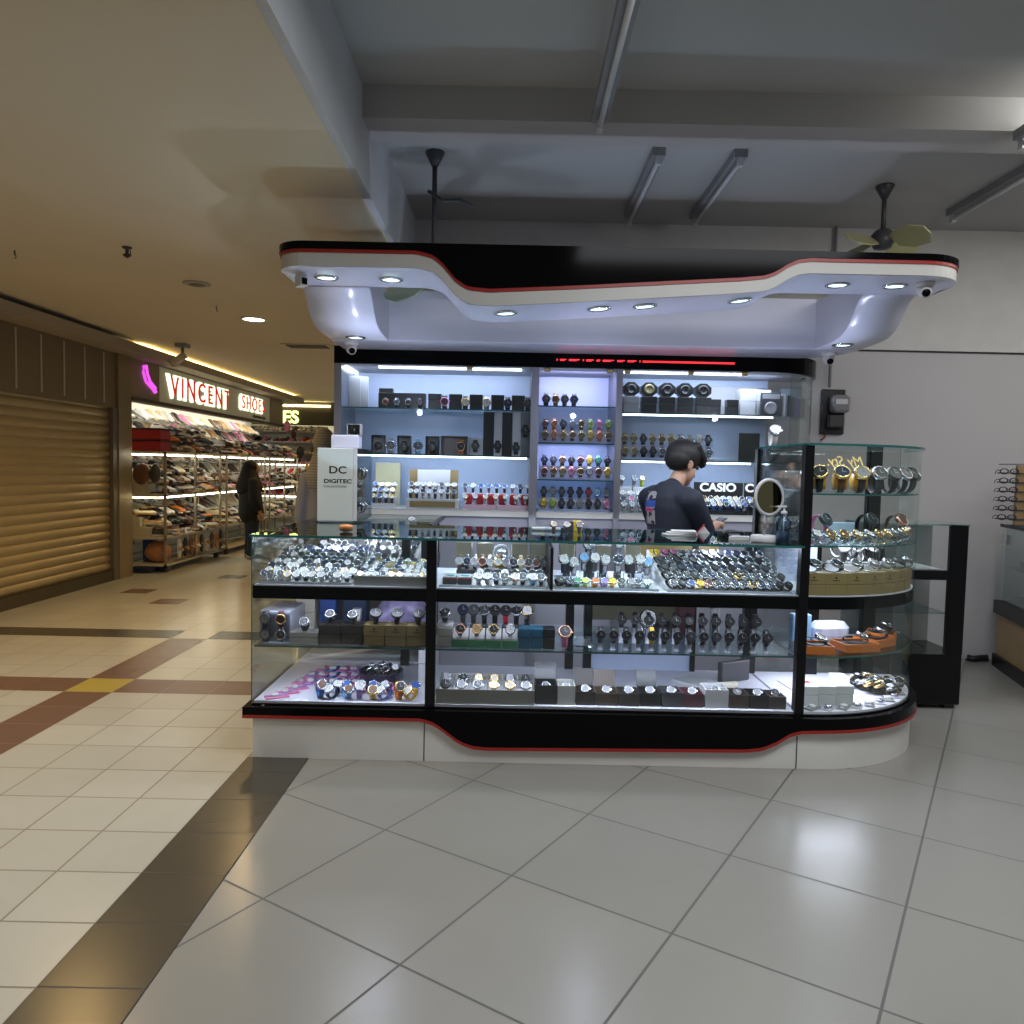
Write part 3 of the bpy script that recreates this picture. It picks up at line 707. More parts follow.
SETS = {
 'steel': [C('silver', 'silver', 'white'), C('silver', 'silver', 'black'), C('silver', 'silver', 'navy'), C('silver', 'gold', 'white'), C('black', 'silver', 'white'), C('silver', 'silver', 'charcoal'), C('navy', 'silver', 'white')],
 'dark': [C('black', 'black', 'black'), C('black', 'charcoal', 'black'), C('black', 'silver', 'black'), C('navy', 'silver', 'navy'), C('black', 'gold', 'black')],
 'warm': [C('brown', 'rose gold', 'brown'), C('charcoal', 'black', 'charcoal'), C('maroon', 'rose gold', 'maroon'), C('brown', 'gold', 'tan'), C('orange', 'rose gold', 'orange'), C('lime', 'silver', 'lime'), C('pink', 'rose gold', 'pink'), C('navy', 'black', 'navy'), C('grey', 'silver', 'charcoal')],
}

# ---- narrow middle bay: 4 + 48 watches
colsX = [.235+.0675*k for k in range(8)]
mid = {
 (3, 0): ['charcoal', 'brown', 'charcoal', 'black'],
}
def mixw(seed):
    r = random.Random(seed); return r.choice(SETS['warm'])
for k, (x, c) in enumerate(zip((.235, .305, .372, .44), (C('black', 'black', 'charcoal'), C('brown', 'gold', 'brown'), C('charcoal', 'black', 'charcoal'), C('navy', 'black', 'navy')))):
    put_watch((x, CF+.08, 1.9635), 'face', c, f'{nth(k, 4)} on the top shelf, narrow middle bay', 'watches in the narrow middle bay', 1.3)
rowcols = {
 0: 'maroon orange charcoal grey brown lime pink lime', 1: 'brown orange tan brown olive yellow orange brown',
 2: 'navy charcoal brown black maroon yellow green black', 3: 'maroon brown olive pink brown white maroon yellow',
 4: 'charcoal grey charcoal black navy red light_blue grey', 5: 'yellow lime navy charcoal grey black charcoal pink'}
caseof = {'maroon': 'rose gold', 'orange': 'rose gold', 'brown': 'gold', 'tan': 'gold', 'olive': 'gold', 'pink': 'rose gold', 'lime': 'silver', 'yellow': 'gold', 'green': 'black', 'white': 'black', 'red': 'charcoal', 'light blue': 'silver', 'grey': 'silver', 'navy': 'black', 'charcoal': 'black', 'black': 'charcoal'}
for si, zs in enumerate((1.693, 1.423, 1.185)):
    sn = ('upper-middle shelf', 'lower-middle shelf', 'bottom shelf')[si]
    e = empty('acrylic_riser', (.46, CF+.13, zs+.0005), label=f'clear two-step watch riser on the {sn} of narrow middle bay', cat='watch stand', group='clear risers')
    r_ = MB().box(-.265, .265, -.035, .06, 0, .016).box(-.265, .265, .0, .06, .016, .10); r_.build('step', mat('clear_step', (.55, .56, .72), .3, noise=0), e)
    MB().box(-.268, .268, -.04, -.037, .0, .07).box(-.268, .268, -.005, -.002, .09, .155).build('front_sheet', G_acr, e)
    for q in (0, 1):
        names = rowcols[si*2+(0 if q else 1)].split()
        for k, x in enumerate(colsX):
            if (si, q, k) in ((2, 9, 9),): continue
            cn_ = names[k].replace('_', ' ')
            put_watch((x, CF+.122+.032*q, zs+(.1005 if q else .0165)), 'face', (cn_, caseof[cn_], cn_), f'{nth(k, 8)}, {"upper" if q else "lower"} step, {sn}, narrow middle bay', 'watches in the narrow middle bay', 1.16)
# ---- right bay, second shelf: two steps of ten, the seller hides four of the lower ones
e = empty('acrylic_riser', (1.148, CF+.13, 1.5835), label='long clear two-step watch riser behind the seller, wide right bay', cat='watch stand', group='clear risers')
MB().box(-.345, .345, -.035, .06, 0, .016).box(-.345, .345, .0, .06, .016, .11).build('step', MATS['clear_step'], e)
MB().box(-.35, .35, -.04, -.037, .0, .07).box(-.35, .35, -.005, -.002, .1, .165).build('front_sheet', G_acr, e)
for q, nm in ((1, 'brown olive black olive brown olive charcoal grey cream black'), (0, 'olive olive black black charcoal x x x x charcoal')):
    for k, cn_ in enumerate(nm.split()):
        if cn_ == 'x': continue
        x = .832+.0695*k
        put_watch((x, CF+.12+.034*q, 1.5835+(.1105 if q else .0165)), 'face', (cn_, {'brown': 'gold', 'olive': 'gold', 'grey': 'silver', 'cream': 'silver', 'black': 'black', 'charcoal': 'silver'}[cn_], 'black' if cn_ == 'charcoal' else cn_), f'{nth(k, 10)}, {"upper" if q else "lower"} step of the long clear riser', 'watches on the long clear riser', 1.2)

# ---- left bay
TB = mat('gift_black', (.012, .012, .013), .35, noise=.1)
gm = PAL['grey']
YS = CF+.10
e = empty('watch_case', (-.835, YS+.03, 1.9255), label='wide black case behind four watches, top shelf of the left cabinet bay', cat='watch box')
MB().bbox(-.175, .175, -.02, .06, 0, .115, .004).build('case_body', TB, e)
MB().bbox(-.175, -.07, .0, .06, .115, .15, .004).build('raised_lid', TB, e)
for k in range(4):
    put_watch((-.955+.085*k, YS, 1.932), 'face', (C('black', 'rose gold', 'maroon'), C('black', 'silver', 'charcoal'), C('black', 'silver', 'black'), C('black', 'charcoal', 'grey'))[k], f'{nth(k, 4)} before the wide black case', 'watches by the wide black case', 1.0)
def gift_box(x, y, z, w, d, h, m, label, group=None, m2=None):
    e = empty('gift_box', (x, y, z), label=label, cat='box', group=group)
    MB().bbox(-w/2, w/2, -d/2, d/2, 0, h*.55, .003).build('box_base', m, e)
    MB().bbox(-w/2-.001, w/2+.001, -d/2-.001, d/2+.001, h*.56, h, .003).build('box_lid', m2 or m, e)
    return e
for x, lb in ((-.59, 'next to the four-watch case'), (-.435, 'second of five on the left bay top shelf'), (-.283, 'middle one of five on left bay top shelf'), (-.123, 'fourth of five on left bay top shelf'), (.03, 'last of five on left bay top shelf, near divider')):
    gift_box(x, YS+.02, 1.9255, .095, .06, .112, TB, f'square black gift box, {lb}', 'black boxes on the top shelf')
for x, c, lb in ((-.515, C('black', 'pink', 'maroon'), 'between the first two square black boxes'), (-.362, C('black', 'gold', 'cream'), 'between second and third square black boxes'), (-.205, C('silver', 'gold', 'white'), 'between third and fourth square black boxes'), (-.048, C('black', 'charcoal', 'navy'), 'between the last two square black boxes'), (.10, C('black', 'black', 'charcoal'), 'last on left bay top shelf, at the divider')):
    put_watch((x, YS, 1.9255), 'face', c, lb, 'watches on the left bay top shelf', 1.4)
def open_box(x, y, z, w, d, h, m, lining, label, group=None):
    e = empty('open_box', (x, y, z), label=label, cat='box', group=group); t = .004
    MB().box(-w/2, w/2, d/2-t, d/2, 0, h).box(-w/2, -w/2+t, -d/2, d/2-t, 0, h).box(w/2-t, w/2, -d/2, d/2-t, 0, h).box(-w/2+t, w/2-t, -d/2, d/2-t, 0, t).box(-w/2+t, w/2-t, -d/2, d/2-t, h-t, h).build('box_frame', m, e)
    MB().box(-w/2+t, w/2-t, d/2-.012, d/2-t, t, h-t).build('lining', lining, e)
    return e
M_taupe = mat('taupe', (.27, .23, .23), .5)
for x, w, h, m, c, lb, lw in ((-1.005, .10, .135, TB, C('grey', 'black', 'black'), 'grey open watch box, first on the left bay middle shelf', 'in the first grey open box'),
        (-.812, .10, .135, TB, C('charcoal', 'black', 'black'), 'grey open watch box, second on the left bay middle shelf', 'in the second grey open box'),
        (-.603, .10, .135, TB, C('black', 'black', 'charcoal'), 'grey open watch box beside the wide taupe box', 'in the grey box beside the taupe one'),
        (-.44, .2, .14, M_taupe, C('orange', 'rose gold', 'black'), 'wide taupe watch box on the left bay middle shelf', 'in the wide taupe box')):
    open_box(x, YS+.02, 1.5885, w, .07, h, m, gm if w < .15 else M_taupe, lb)
    put_watch((x+(.05 if w > .15 else 0), YS+.01, 1.5935), 'face', c, lw, 'watches in open boxes', 1.3 if w < .15 else 1.5)
for x, c, lb in ((-.91, C('grey', 'silver', 'charcoal'), 'between the first two grey open boxes'), (-.708, C('light blue', 'silver', 'navy'), 'between second and third grey open boxes')):
    put_watch((x, YS, 1.5885), 'face', c, lb, 'watches between the grey open boxes', 1.6)
def card(x0, x1, y, z0, h, m, label, cat='display panel', name='display_stand', th=.012, group=None):
    w = (x1-x0)/2
    return MB().bbox(-w, w, 0, th, 0, h, .003).build(name, m, None, ((x0+x1)/2, y, z0), label=label, cat=cat, group=group)
for x0, x1, m, h, lb in ((-.335, -.232, PAL['white'], .135, 'small white display panel beside the taupe watch box'), (-.227, -.147, TB, .33, 'tall black display panel, first of two on middle shelf'), (-.143, -.09, PAL['white'], .33, 'narrow white display panel between two tall black ones'), (-.086, -.012, TB, .33, 'tall black display panel, second of two on middle shelf'), (-.008, .05, PAL['white'], .33, 'narrow white display panel before the grey end panel'), (.054, .118, gm, .33, 'tall grey display panel at the left bay divider')):
    card(x0, x1, YS+.03, 1.5885, h-.003, m, lb)
for x, z, c, lb in ((-.283, 1.61, C('black', 'black', 'charcoal'), 'on the small white display panel'), (-.117, 1.61, C('black', 'black', 'black'), 'on the white panel between tall black ones'), (.02, 1.60, C('black', 'charcoal', 'black'), 'on the white panel before the grey end one'), (.086, 1.73, C('black', 'black', 'black'), 'halfway up the tall grey end panel')):
    put_watch((x, YS+.012, z), 'face', c, lb, 'watches on tall display panels', 1.3)
for k in range(2):
    card(-1.235+.05*k, -1.145+.05*k, YS+.02+.05*k, 1.9255, .24, gm, ('grey leaning display panel at the mall-side end, front one', 'grey leaning display panel at mall-side end, rear one')[k]).rotation_euler = (-.06, 0, .25)
# bottom row of the left bay
card(-1.07, -.875, CB-.16, 1.1855, .335, mat('pale_yellow', (.62, .58, .34), .5), 'pale yellow panel behind watches, bottom of left bay')
r0 = MB().box(-.1, .1, -.06, .0, 0, .03).box(-.1, .1, 0, .06, 0, .075); r0.build('watch_stand', PAL['white'], None, (-.97, CF+.17, 1.1855), label='white stepped watch stand before the pale yellow panel', cat='watch stand')
for q in range(3):
    for k in range(4): stuff_watch((-1.04+.046*k, CF+.13+.05*q, 1.187+(.03, .075, .115)[q]), 'stand', rnd.choice(['brown', 'navy', 'silver', 'charcoal']), 'silver', rnd.choice(['white', 'blue', 'gold']), 1.0)
e = empty('watch_stand', (-.595, CF+.16, 1.1855), label='white watch stand with tan frame posts, bottom of left bay', cat='watch stand')
MB().bbox(-.2, .2, -.07, .06, 0, .07, .005).box(-.17, .17, -.074, -.07, .01, .055, 1).build('base_block', [PAL['white'], mat('tan_frame', (.25, .17, .07), .5)], e)
MB().box(-.19, -.13, .06, .08, 0, .29).build('frame_post', MATS['tan_frame'], e); MB().box(.12, .18, .06, .08, 0, .29).build('frame_post', MATS['tan_frame'], e)
MB().box(-.13, .12, .065, .075, .0, .29).build('header_card', PAL['white'], e)
for q in range(2):
    for k in range(8): stuff_watch((-.76+.046*k, CF+.11+.05*q, 1.257+.05*q), 'stand', rnd.choice(['black', 'navy', 'charcoal', 'silver']), 'silver', rnd.choice(['white', 'white', 'black', 'navy']), 1.05, 0)
for k in range(2):
    e = empty('watch_tray', (-.245+.255*k, CF+.17, 1.1855), label=('pink-edged watch tray with red cushions, bottom of left bay, first', 'pink-edged watch tray with red cushions beside the bay divider')[k], cat='watch tray')
    MB().bbox(-.125, .125, -.08, .1, 0, .035, .004).build('tray_base', mat('pink_tray', (.62, .42, .5), .5), e)
    for q in range(3): MB().bbox(-.03, .03, -.03, .03, 0, .08, .012).build('cushion', PAL['red'], e, (-.085+.085*q, -.02, .0355))
for k in range(9): stuff_watch((-.36+.06*k, CF+.24, 1.30), 'stand', 'black' if k % 3 else 'silver', 'silver', rnd.choice(['white', 'navy', 'white', 'blue']), 1.1)
for k in range(9): stuff_watch((-.36+.06*k, CF+.235, 1.235), 'stand', 'silver', 'silver', 'white', 1.0)
for k in range(7): stuff_watch((-.35+.075*k, CF+.10, 1.23), 'stand', 'silver', rnd.choice(['silver', 'gold']), 'white', .95)

# ---- right bay, top shelf
def round_case(x, y, z, w, h, m, lb, dialc):
    e = empty('watch_box', (x, y, z), label=lb, cat='box', group='octagonal watch boxes')
    p = [(w/2*math.cos(PI/8+PI/4*k)*1.05, h/2+h/2*math.sin(PI/8+PI/4*k)*1.06) for k in range(8)]
    MB().prism(p, -.03, .05, 0, 'y').build('box_shell', m, e)
    MB().lathe([(h*.32, 0), (h*.36, .006), (h*.26, .012), (h*.25, .008), (.001, .008)], 20, 0, Matrix.Translation((0, -.03, h/2)) @ Matrix.Rotation(PI/2, 4, 'X')).build('watch_ring', dialc, e)
    return e
for k in range(5):
    x = .867+.134*k
    m = gm if k == 0 else TB
    gift_box(x, YS+.05, 1.9265, .115, .1, .125, m, f'{"grey" if k == 0 else "black"} square watch box, {nth(k, 5)} of lower box row, wide bay top shelf', 'square boxes under the octagonal ones', None)
    round_case(x, YS+.05, 2.0525, .125, .105, TB, f'black octagonal watch box, {nth(k, 5)}, stacked upon a square box', PAL['olive'] if k == 1 else PAL['black'])
gift_box(1.50, YS+.05, 1.9265, .075, .07, .115, TB, 'narrow black box beside the octagonal stacks, first of two')
gift_box(1.625, YS+.05, 1.9265, .085, .07, .115, TB, 'narrow black box beside the white boxes, second of two')
gift_box(1.752, YS+.13, 1.9265, .12, .12, .2, PAL['white'], 'tall white box on the wide bay top shelf, first of two', None)
gift_box(1.882, YS+.16, 1.9265, .11, .1, .2, PAL['white'], 'tall white box on the wide bay top shelf, second of two', None)
card(1.46, 1.95, CB-.05, 1.9265, .25, PAL['white'], 'white backing panel behind the boxes, wide bay top shelf')
mb = MB().bbox(-.075, .075, 0, .02, 0, .175, .003).box(-.065, .065, -.001, 0, .13, .165, 1).lathe([(.05, 0), (.04, .004), (.03, .001)], 14, 1, Matrix.Translation((0, 0, .06)) @ Matrix.Rotation(PI/2, 4, 'X'))
mb.build('booklet', [PAL['charcoal'], PAL['grey']], None, (1.92, YS+.05, 1.9265), label='grey patterned booklet standing in the cabinet curve', cat='booklet')
for k, c in enumerate(('grey', 'navy', 'charcoal', 'purple')):
    MB().bbox(-.012, .012, -.05, .05, 0, .165-.01*k, .002).build('magazine', PAL[c], None, (2.015+.03*k, YS+.09, 1.9265), .35, label=f'{c} magazine standing in the curved corner of the wall cabinet', cat='magazine')
MB().bbox(-.085, .085, 0, .015, 0, .235, .003).box(-.075, .075, -.001, 0, .01, .225, 1).build('framed_picture', [PAL['charcoal'], mat('photo_grey', (.18, .22, .25), .15)], None, (2.12, YS+.2, 1.9265), -.35, label='framed dark picture leaning in the curved cabinet corner', cat='picture')
gift_box(2.215, YS+.32, 1.9265, .1, .1, .16, PAL['brown'], 'brown carton at the curved end of the wall cabinet top shelf')
card(1.695, 1.85, YS+.06, 1.5835, .215, mat('dark_card', (.02, .025, .022), .25), 'dark glossy card standing alone on the second shelf', 'card', 'counter_card')
put_watch((1.90, YS+.02, 1.5835), 'rest', C('black', 'silver', 'black'), 'lying beside the dark glossy card', 'watches on the second shelf', 1.7, .6)
# ---- right bay, bottom: boards and rows of watches
for k, (x, body) in enumerate(((1.565, 'CASIO'), (1.91, 'CASIO'))):
    e = empty('brand_board', (x, CF+.20, 1.1855), label=('black display board with white lettering beside the seller', 'black display board with white lettering behind the round mirror')[k], cat='display board')
    hw = (.186, .15)[k]
    MB().bbox(-hw, hw, .0, .02, .0, .24, .004).box(-hw-.001, hw+.001, -.13, 0, 0, .03).build('board', TB, e)
    lettering(body, .085, mat('board_white', (.9, .9, .92), .4, emit=.3, noise=0), (-.145, -.002, .172), (PI/2, 0, 0), e, ext=.001, off=.003, sx=1.12)
    for q in range(3):
        for j in range((8, 6)[k]): stuff_watch((x-hw+.021+.047*j, CF+.085+.045*q, 1.207+.020*q), 'stand', rnd.choice(['silver', 'charcoal', 'black', 'blue', 'black', 'navy']), rnd.choice(['silver', 'silver', 'gold']), rnd.choice(['white', 'white', 'blue', 'black']), 1.05)
for k in range(2):
    gift_box(.85+.13*k, CF+.27, 1.1855, .12, .06, .19, PAL['white'], ('white display box behind the seller, by the bay divider', 'white display box behind the seller, second from the divider')[k])
for k in range(3): put_watch((.835+.095*k, CF+.27, 1.376), 'stand', (C('silver', 'silver', 'white'), C('silver', 'silver', 'grey'), C('lime', 'gold', 'white'))[k], f'{nth(k, 3)} of three on white display boxes', 'watches on the white display boxes', 1.2) if k != 2 else put_watch((.99, CF+.27, 1.376), 'stand', C('lime', 'gold', 'white'), 'at the end upon white display boxes', 'watches on the white display boxes', 1.2)
for q in range(3):
    for j in range(5): stuff_watch((.83+.062*j, CF+.09+.05*q, 1.187+.04*q), 'stand', rnd.choice(['silver', 'black', 'navy', 'silver']), 'silver', rnd.choice(['white', 'pink', 'navy', 'white']), 1.15)

# ================================================================== COUNTER CONTENTS
def wrand(pool): return rnd.choice(pool)
def ramp(x0, x1, y0, y1, z, h, label, m=None, name='display_ramp'):
    e = empty(name, (0, 0, 0), label=label, cat='display ramp'); e.location = ((x0+x1)/2, y0, z)
    w = (x1-x0)/2
    mb = MB().prism([(0, 0), (y1-y0, 0), (y1-y0, h), (0, .006)], -w, w, 0, 'x'); o = mb.build('sloped_board', m or PAL['white'], e)
    MB().box(-w, w, -.004, 0, 0, .012).build('front_lip', mat('lip_clear', (.6, .65, .7), .2, noise=0), e)
    return e
# upper level, mall end: sloped field of watches
ramp(-1.285, -.815, 3.905, 4.54, ZB+.0005, .10, 'sloped board full of small watches at the mall end of the counter')
sl_ = math.atan2(.094, .635)
for q in range(8):
    for k in range(11):
        x = -1.262+.0425*k+(.008 if q % 2 else -.004); y = 3.935+.073*q; z = ZB+.0085+(y-3.905)*math.tan(sl_)
        c = wrand(SETS['steel'])
        if q < 2: put_watch((x, y, z), 'rest', c, f'{nth(k, 11)} in {("front", "second", "third")[q]} row, mall-end sloped board', 'watches on the mall-end sloped board', 1.05, rnd.uniform(-.3, .3), sl_)
        else: stuff_watch((x, y, z), 'rest', wrand(['silver', 'black', 'navy', 'charcoal']), 'silver', wrand(['white', 'navy', 'charcoal', 'black']), 1.1, rnd.uniform(-.4, .4), sl_)
# grey tray with small watches
e = empty('watch_tray', (-.615, 4.14, ZB+.0005), label='grey shallow tray of small watches beside the black post, upper counter level', cat='watch tray')
MB().bbox(-.185, .185, -.25, -.238, 0, .052, .003).bbox(-.185, .185, .238, .25, 0, .075, .003).bbox(-.185, -.173, -.238, .238, 0, .052, .003).bbox(.173, .185, -.238, .238, 0, .052, .003).box(-.173, .173, -.238, .238, 0, .012, 1).build('tray_frame', [mat('tray_grey', (.27, .27, .25), .5), PAL['white']], e)
MB().prism([(-.236, .0125), (.236, .0125), (.236, .06), (-.236, .025)], -.17, .17, 0, 'x').build('lining', PAL['white'], e)
for q in range(5):
    for k in range(9): stuff_watch((-.775+.04*k, 3.95+.092*q, ZB+.0265+.0068*q), 'rest', wrand(['silver', 'silver', 'gold']), 'silver', wrand(['white', 'white', 'gold', 'navy']), .8, rnd.uniform(-.2, .2), .07)
# side counter: heap on a ramp
ramp(-1.27, -.60, 4.82, 5.35, ZB+.0005, .13, 'sloped board heaped with steel bracelets inside the side counter')
for q in range(7):
    for k in range(13): stuff_watch((-1.24+.05*k, 4.85+.07*q, ZB+.0085+.0175*q), 'stand' if q > 4 else 'rest', wrand(['charcoal', 'black', 'silver', 'charcoal']), wrand(['silver', 'charcoal']), wrand(['navy', 'charcoal', 'white', 'black']), 1.1, rnd.uniform(-.5, .5), .2)
put_watch((-.70, 5.28, ZB+.135), 'stand', C('pink', 'silver', 'white'), 'large pink-strapped one topping the side counter heap', 'watches in the side counter', 1.9, .4)
# upper level, centre: cards, standing and lying watches
M_cardt = mat('card_tan', (.30, .27, .19), .5, noise=.06)
for k, (x, lb) in enumerate(((-.27, 'first from the black post'), (-.15, 'second from the black post'), (.045, 'beside the watch with the yellow base'), (.155, 'at the thin black divider, mall side'), (.32, 'past the divider, above the first white-dial watches'), (.53, 'in the middle of the white-dial watches'), (.695, 'last one, by the slanted dark-watch board'))):
    e = empty('display_card', (x, 4.38, ZB+.0005), label=f'square tan watch card on a stand, {lb}', cat='card', group='square tan cards')
    MB().bbox(-.046, .046, 0, .01, .085, .185, .003).build('card_face', M_cardt, e)
    MB().box(-.047, .047, .0101, .016, .083, .187).box(-.02, .02, .0101, .05, 0, .083).build('stand', PAL['charcoal'], e)
ramp(-.365, .195, 3.905, 4.20, ZB+.0005, .03, 'low white ramp under the watches between black post and divider')
MB().bbox(-.3, .195, 4.21, 4.32, 0, .05, .004).build('watch_stand', PAL['charcoal'], None, (0, 0, ZB+.0005), label='dark step carrying the row of standing watches near the black post', cat='watch stand')
for k in range(12):
    c = [C('brown', 'silver', 'white'), C('charcoal', 'silver', 'navy'), C('silver', 'silver', 'white'), C('brown', 'rose gold', 'brown'), C('white', 'silver', 'white'), C('tan', 'gold', 'white'), C('silver', 'silver', 'grey'), C('black', 'silver', 'navy'), C('beige', 'gold', 'white'), C('brown', 'silver', 'charcoal'), C('maroon', 'silver', 'brown'), C('charcoal', 'black', 'charcoal')][k]
    put_watch((-.285+.0425*k, 4.24, ZB+.051), 'upright', c, f'{nth(k, 12)} on the dark step near the black post', 'watches on the dark step', 1.15, parts=True)
e = empty('novelty_watch', (-.055, 4.34, ZB+.0505), label='large clear-strapped watch on a yellow base behind the standing row', cat='watch')
MB().bbox(-.04, .04, -.02, .02, 0, .035, .006).build('yellow_base', PAL['yellow'], e)
t = MB()
for k in range(20):
    a = 2*PI*k/20; b = 2*PI*(k+1)/20
    t.add([(math.cos(q)*.05*r, y, .082+math.sin(q)*.05*r) for q in (a, b) for r in (1, .8) for y in (-.015, .015)], [(0, 1, 5, 4), (2, 6, 7, 3), (0, 4, 6, 2), (1, 3, 7, 5)])
t.build('loop_strap', mat('clear_strap', (.8, .85, .88), .15), e)
MB().lathe([(.03, 0), (.032, .008), (.026, .012), (.001, .011)], 20, 0, Matrix.Translation((0, -.02, .085)) @ Matrix.Rotation(PI/2, 4, 'X')).build('watch_face', M_steel, e)
for k in range(2):
    e = empty('boxed_set', (-.315+.078*k, 3.97, ZB+.0095), label=('low white watch pack with red rim beside black post, first', 'low white watch pack with red rim, second from the black post')[k], cat='box')
    MB().bbox(-.036, .036, -.035, .05, 0, .035, .003).box(-.0365, .0365, -.0355, .0505, .028, .031, 1).build('pack', [PAL['charcoal'], PAL['red']], e)
    MB().bbox(-.03, .03, -.028, .044, .0352, .041, .003).build('white_lid', PAL['white'], e)
    MB().lathe([(.02, 0), (.02, .003), (.001, .004)], 16, 0, Matrix.Translation((0, .006, .0412)) @ Matrix.Diagonal((1.2, .8, 1, 1))).build('blue_dial', PAL['teal'], e)
for k in range(8):
    c = [C('silver', 'silver', 'white'), C('white', 'silver', 'white'), C('black', 'silver', 'navy'), C('silver', 'silver', 'black'), C('white', 'rose gold', 'white'), C('black', 'silver', 'black'), C('light blue', 'silver', 'white'), C('charcoal', 'silver', 'black')][k]
    put_watch((-.165+.046*k, 3.955, ZB+.0125), 'rest', c, f'{nth(k, 8)} in the front row between post and divider', 'front row watches', 1.2, rnd.uniform(-.15, .15), .1, parts=True)
for k in range(8):
    c = wrand(SETS['steel']+SETS['dark'])
    stuff_watch((-.165+.046*k, 4.06, ZB+.023), 'rest', wrand(['silver', 'black', 'white']), 'silver', wrand(['white', 'navy', 'black']), 1.1, rnd.uniform(-.15, .15), .1)
ramp(.225, .76, 3.905, 4.08, ZB+.0005, .02, 'low white ramp of colourful straps right of the thin divider')
for k in range(11):
    c = [C('black', 'charcoal', 'black'), C('navy', 'silver', 'navy'), C('green', 'silver', 'green'), C('lime', 'silver', 'lime'), C('orange', 'silver', 'orange'), C('purple', 'silver', 'purple'), C('yellow', 'gold', 'yellow'), C('silver', 'silver', 'black'), C('white', 'silver', 'grey'), C('silver', 'silver', 'navy'), C('teal', 'silver', 'white')][k]
    put_watch((.25+.046*k, 3.96, ZB+.0125), 'lie', c, f'{nth(k, 11)} in the front row of colourful straps', 'watches with colourful straps', 1.15, rnd.uniform(-.3, .3), .1, parts=True)
for k, (x, y, h) in enumerate(((.285, 4.16, .05), (.345, 4.2, .03), (.40, 4.22, .055), (.455, 4.17, .06), (.515, 4.2, .045), (.58, 4.16, .055), (.64, 4.2, .05), (.70, 4.18, .055), (.745, 4.2, .04))):
    e = empty('clear_stand', (x, y, ZB+.0005), label=f'clear acrylic watch stand, {nth(k, 9)} of the white-dial group', cat='watch stand', group='clear stands')
    MB().bbox(-.02, .02, -.02, .025, 0, h, .004).build('block', G_acr, e)
    c = [C('navy', 'silver', 'white'), C('silver', 'silver', 'white'), C('silver', 'silver', 'light blue'), C('charcoal', 'silver', 'white'), C('silver', 'silver', 'white'), C('silver', 'silver', 'navy'), C('black', 'silver', 'white'), C('silver', 'silver', 'white'), C('silver', 'silver', 'light blue')][k]
    put_watch((x, y, ZB+h+.001), 'stand', c, f'{nth(k, 9)} on clear stands right of the divider', 'watches on clear stands', 1.45, 0, 0, parts=True)
for k, (x, h) in enumerate(((.43, .12), (.455, .135), (.605, .13))):
    MB().bbox(-.018, .018, -.018, .022, 0, h, .004).build('tall_stand', PAL['charcoal'], None, (x, 4.33, ZB+.0005), label=f'tall dark watch stand, {("first", "middle", "last")[k]} of three behind the white-dial watches', cat='watch stand')
    put_watch((x, 4.33, ZB+h+.001), 'stand', C('silver', 'silver', 'white'), f'{("first", "middle", "last")[k]} one atop tall dark stands behind the group', 'watches on tall stands', 1.3)
# upper level, hall end: slanted board of dark watches in rows
ramp(.80, 1.44, 3.905, 4.53, ZB+.0005, .15, 'slanted white board with rows of dark watches beside the tall case')
sl2 = math.atan2(.144, .625)
for q in range(5):
    for k in range(14):
        x = .825+.0455*k; y = 3.945+.118*q; z = ZB+.009+(y-3.905)*math.tan(sl2)
        c = wrand(SETS['dark']+[C('black', 'silver', 'navy'), C('silver', 'silver', 'black'), C('black', 'silver', 'charcoal')])
        if q == 0 and k in (2, 3, 4): c = {2: C('navy', 'silver', 'blue'), 3: C('yellow', 'gold', 'yellow'), 4: C('maroon', 'rose gold', 'maroon')}[k]
        if q == 4 and k in (0, 1, 2): c = (C('yellow', 'gold', 'yellow'), C('pink', 'black', 'pink'), C('maroon', 'black', 'pink'))[k]
        if q in (2, 3) or (q == 4 and k > 4): stuff_watch((x, y, z), 'lie', 'black' if k % 3 else 'charcoal', 'silver' if k % 2 else 'black', wrand(['black', 'navy', 'charcoal']), 1.12, .35, sl2)
        else: put_watch((x, y, z), 'lie', c, f'{nth(k, 14)} in {("front", "second", "middle", "fourth", "back")[q]} row, slanted board', 'watches on the slanted board', 1.12, .35, sl2, parts=(q == 0))

# ------------------------------------------------------------------ middle level
z1 = ZM+.0005
e = empty('acrylic_case', (-1.21, 4.08, z1), label='clear four-pocket case of big watches at the mall-end corner', cat='display case')
MB().bbox(-.08, .08, -.15, .15, 0, .165, .004).build('case_body', mat('clear_case', (.50, .51, .58), .25, noise=.1), e)
MB().box(-.082, .082, -.16, -.156, 0, .17).build('front_sheet', G_acr, e)
for q in range(2):
    for k in range(2):
        c = [C('charcoal', 'charcoal', 'grey'), C('maroon', 'gold', 'maroon'), C('navy', 'charcoal', 'grey'), C('charcoal', 'silver', 'charcoal')][q*2+k]
        put_watch((-1.25+.08*k, 3.905, z1+.088-.08*q), 'face', c, f'{("upper", "lower")[q]} {("first", "second")[k]} pocket of the clear four-pocket case', 'watches in the four-pocket case', 1.15)
def cushion_watch(x, y, z, c, where, group, s=1.2, rz=0): return put_watch((x, y, z), 'rest', c, where, group, s, rz)
M_gbox = mat('carton_grey', (.36, .35, .31), .55, noise=.05); M_dbox = mat('carton_dark', (.035, .027, .022), .5, noise=.1)
M_tbox = mat('carton_tan', (.27, .20, .085), .55, noise=.06)
gift_box(-1.06, 3.96, z1, .15, .09, .062, M_gbox, 'low grey carton beside the clear four-pocket case')
put_watch((-1.06, 3.955, z1+.0625), 'rest', C('black', 'silver', 'charcoal'), 'lying upon the low grey carton', 'watches on cartons', 1.3)
gift_box(-1.13, 4.26, z1, .10, .1, .19, PAL['cream'], 'cream upright carton behind the low grey carton')
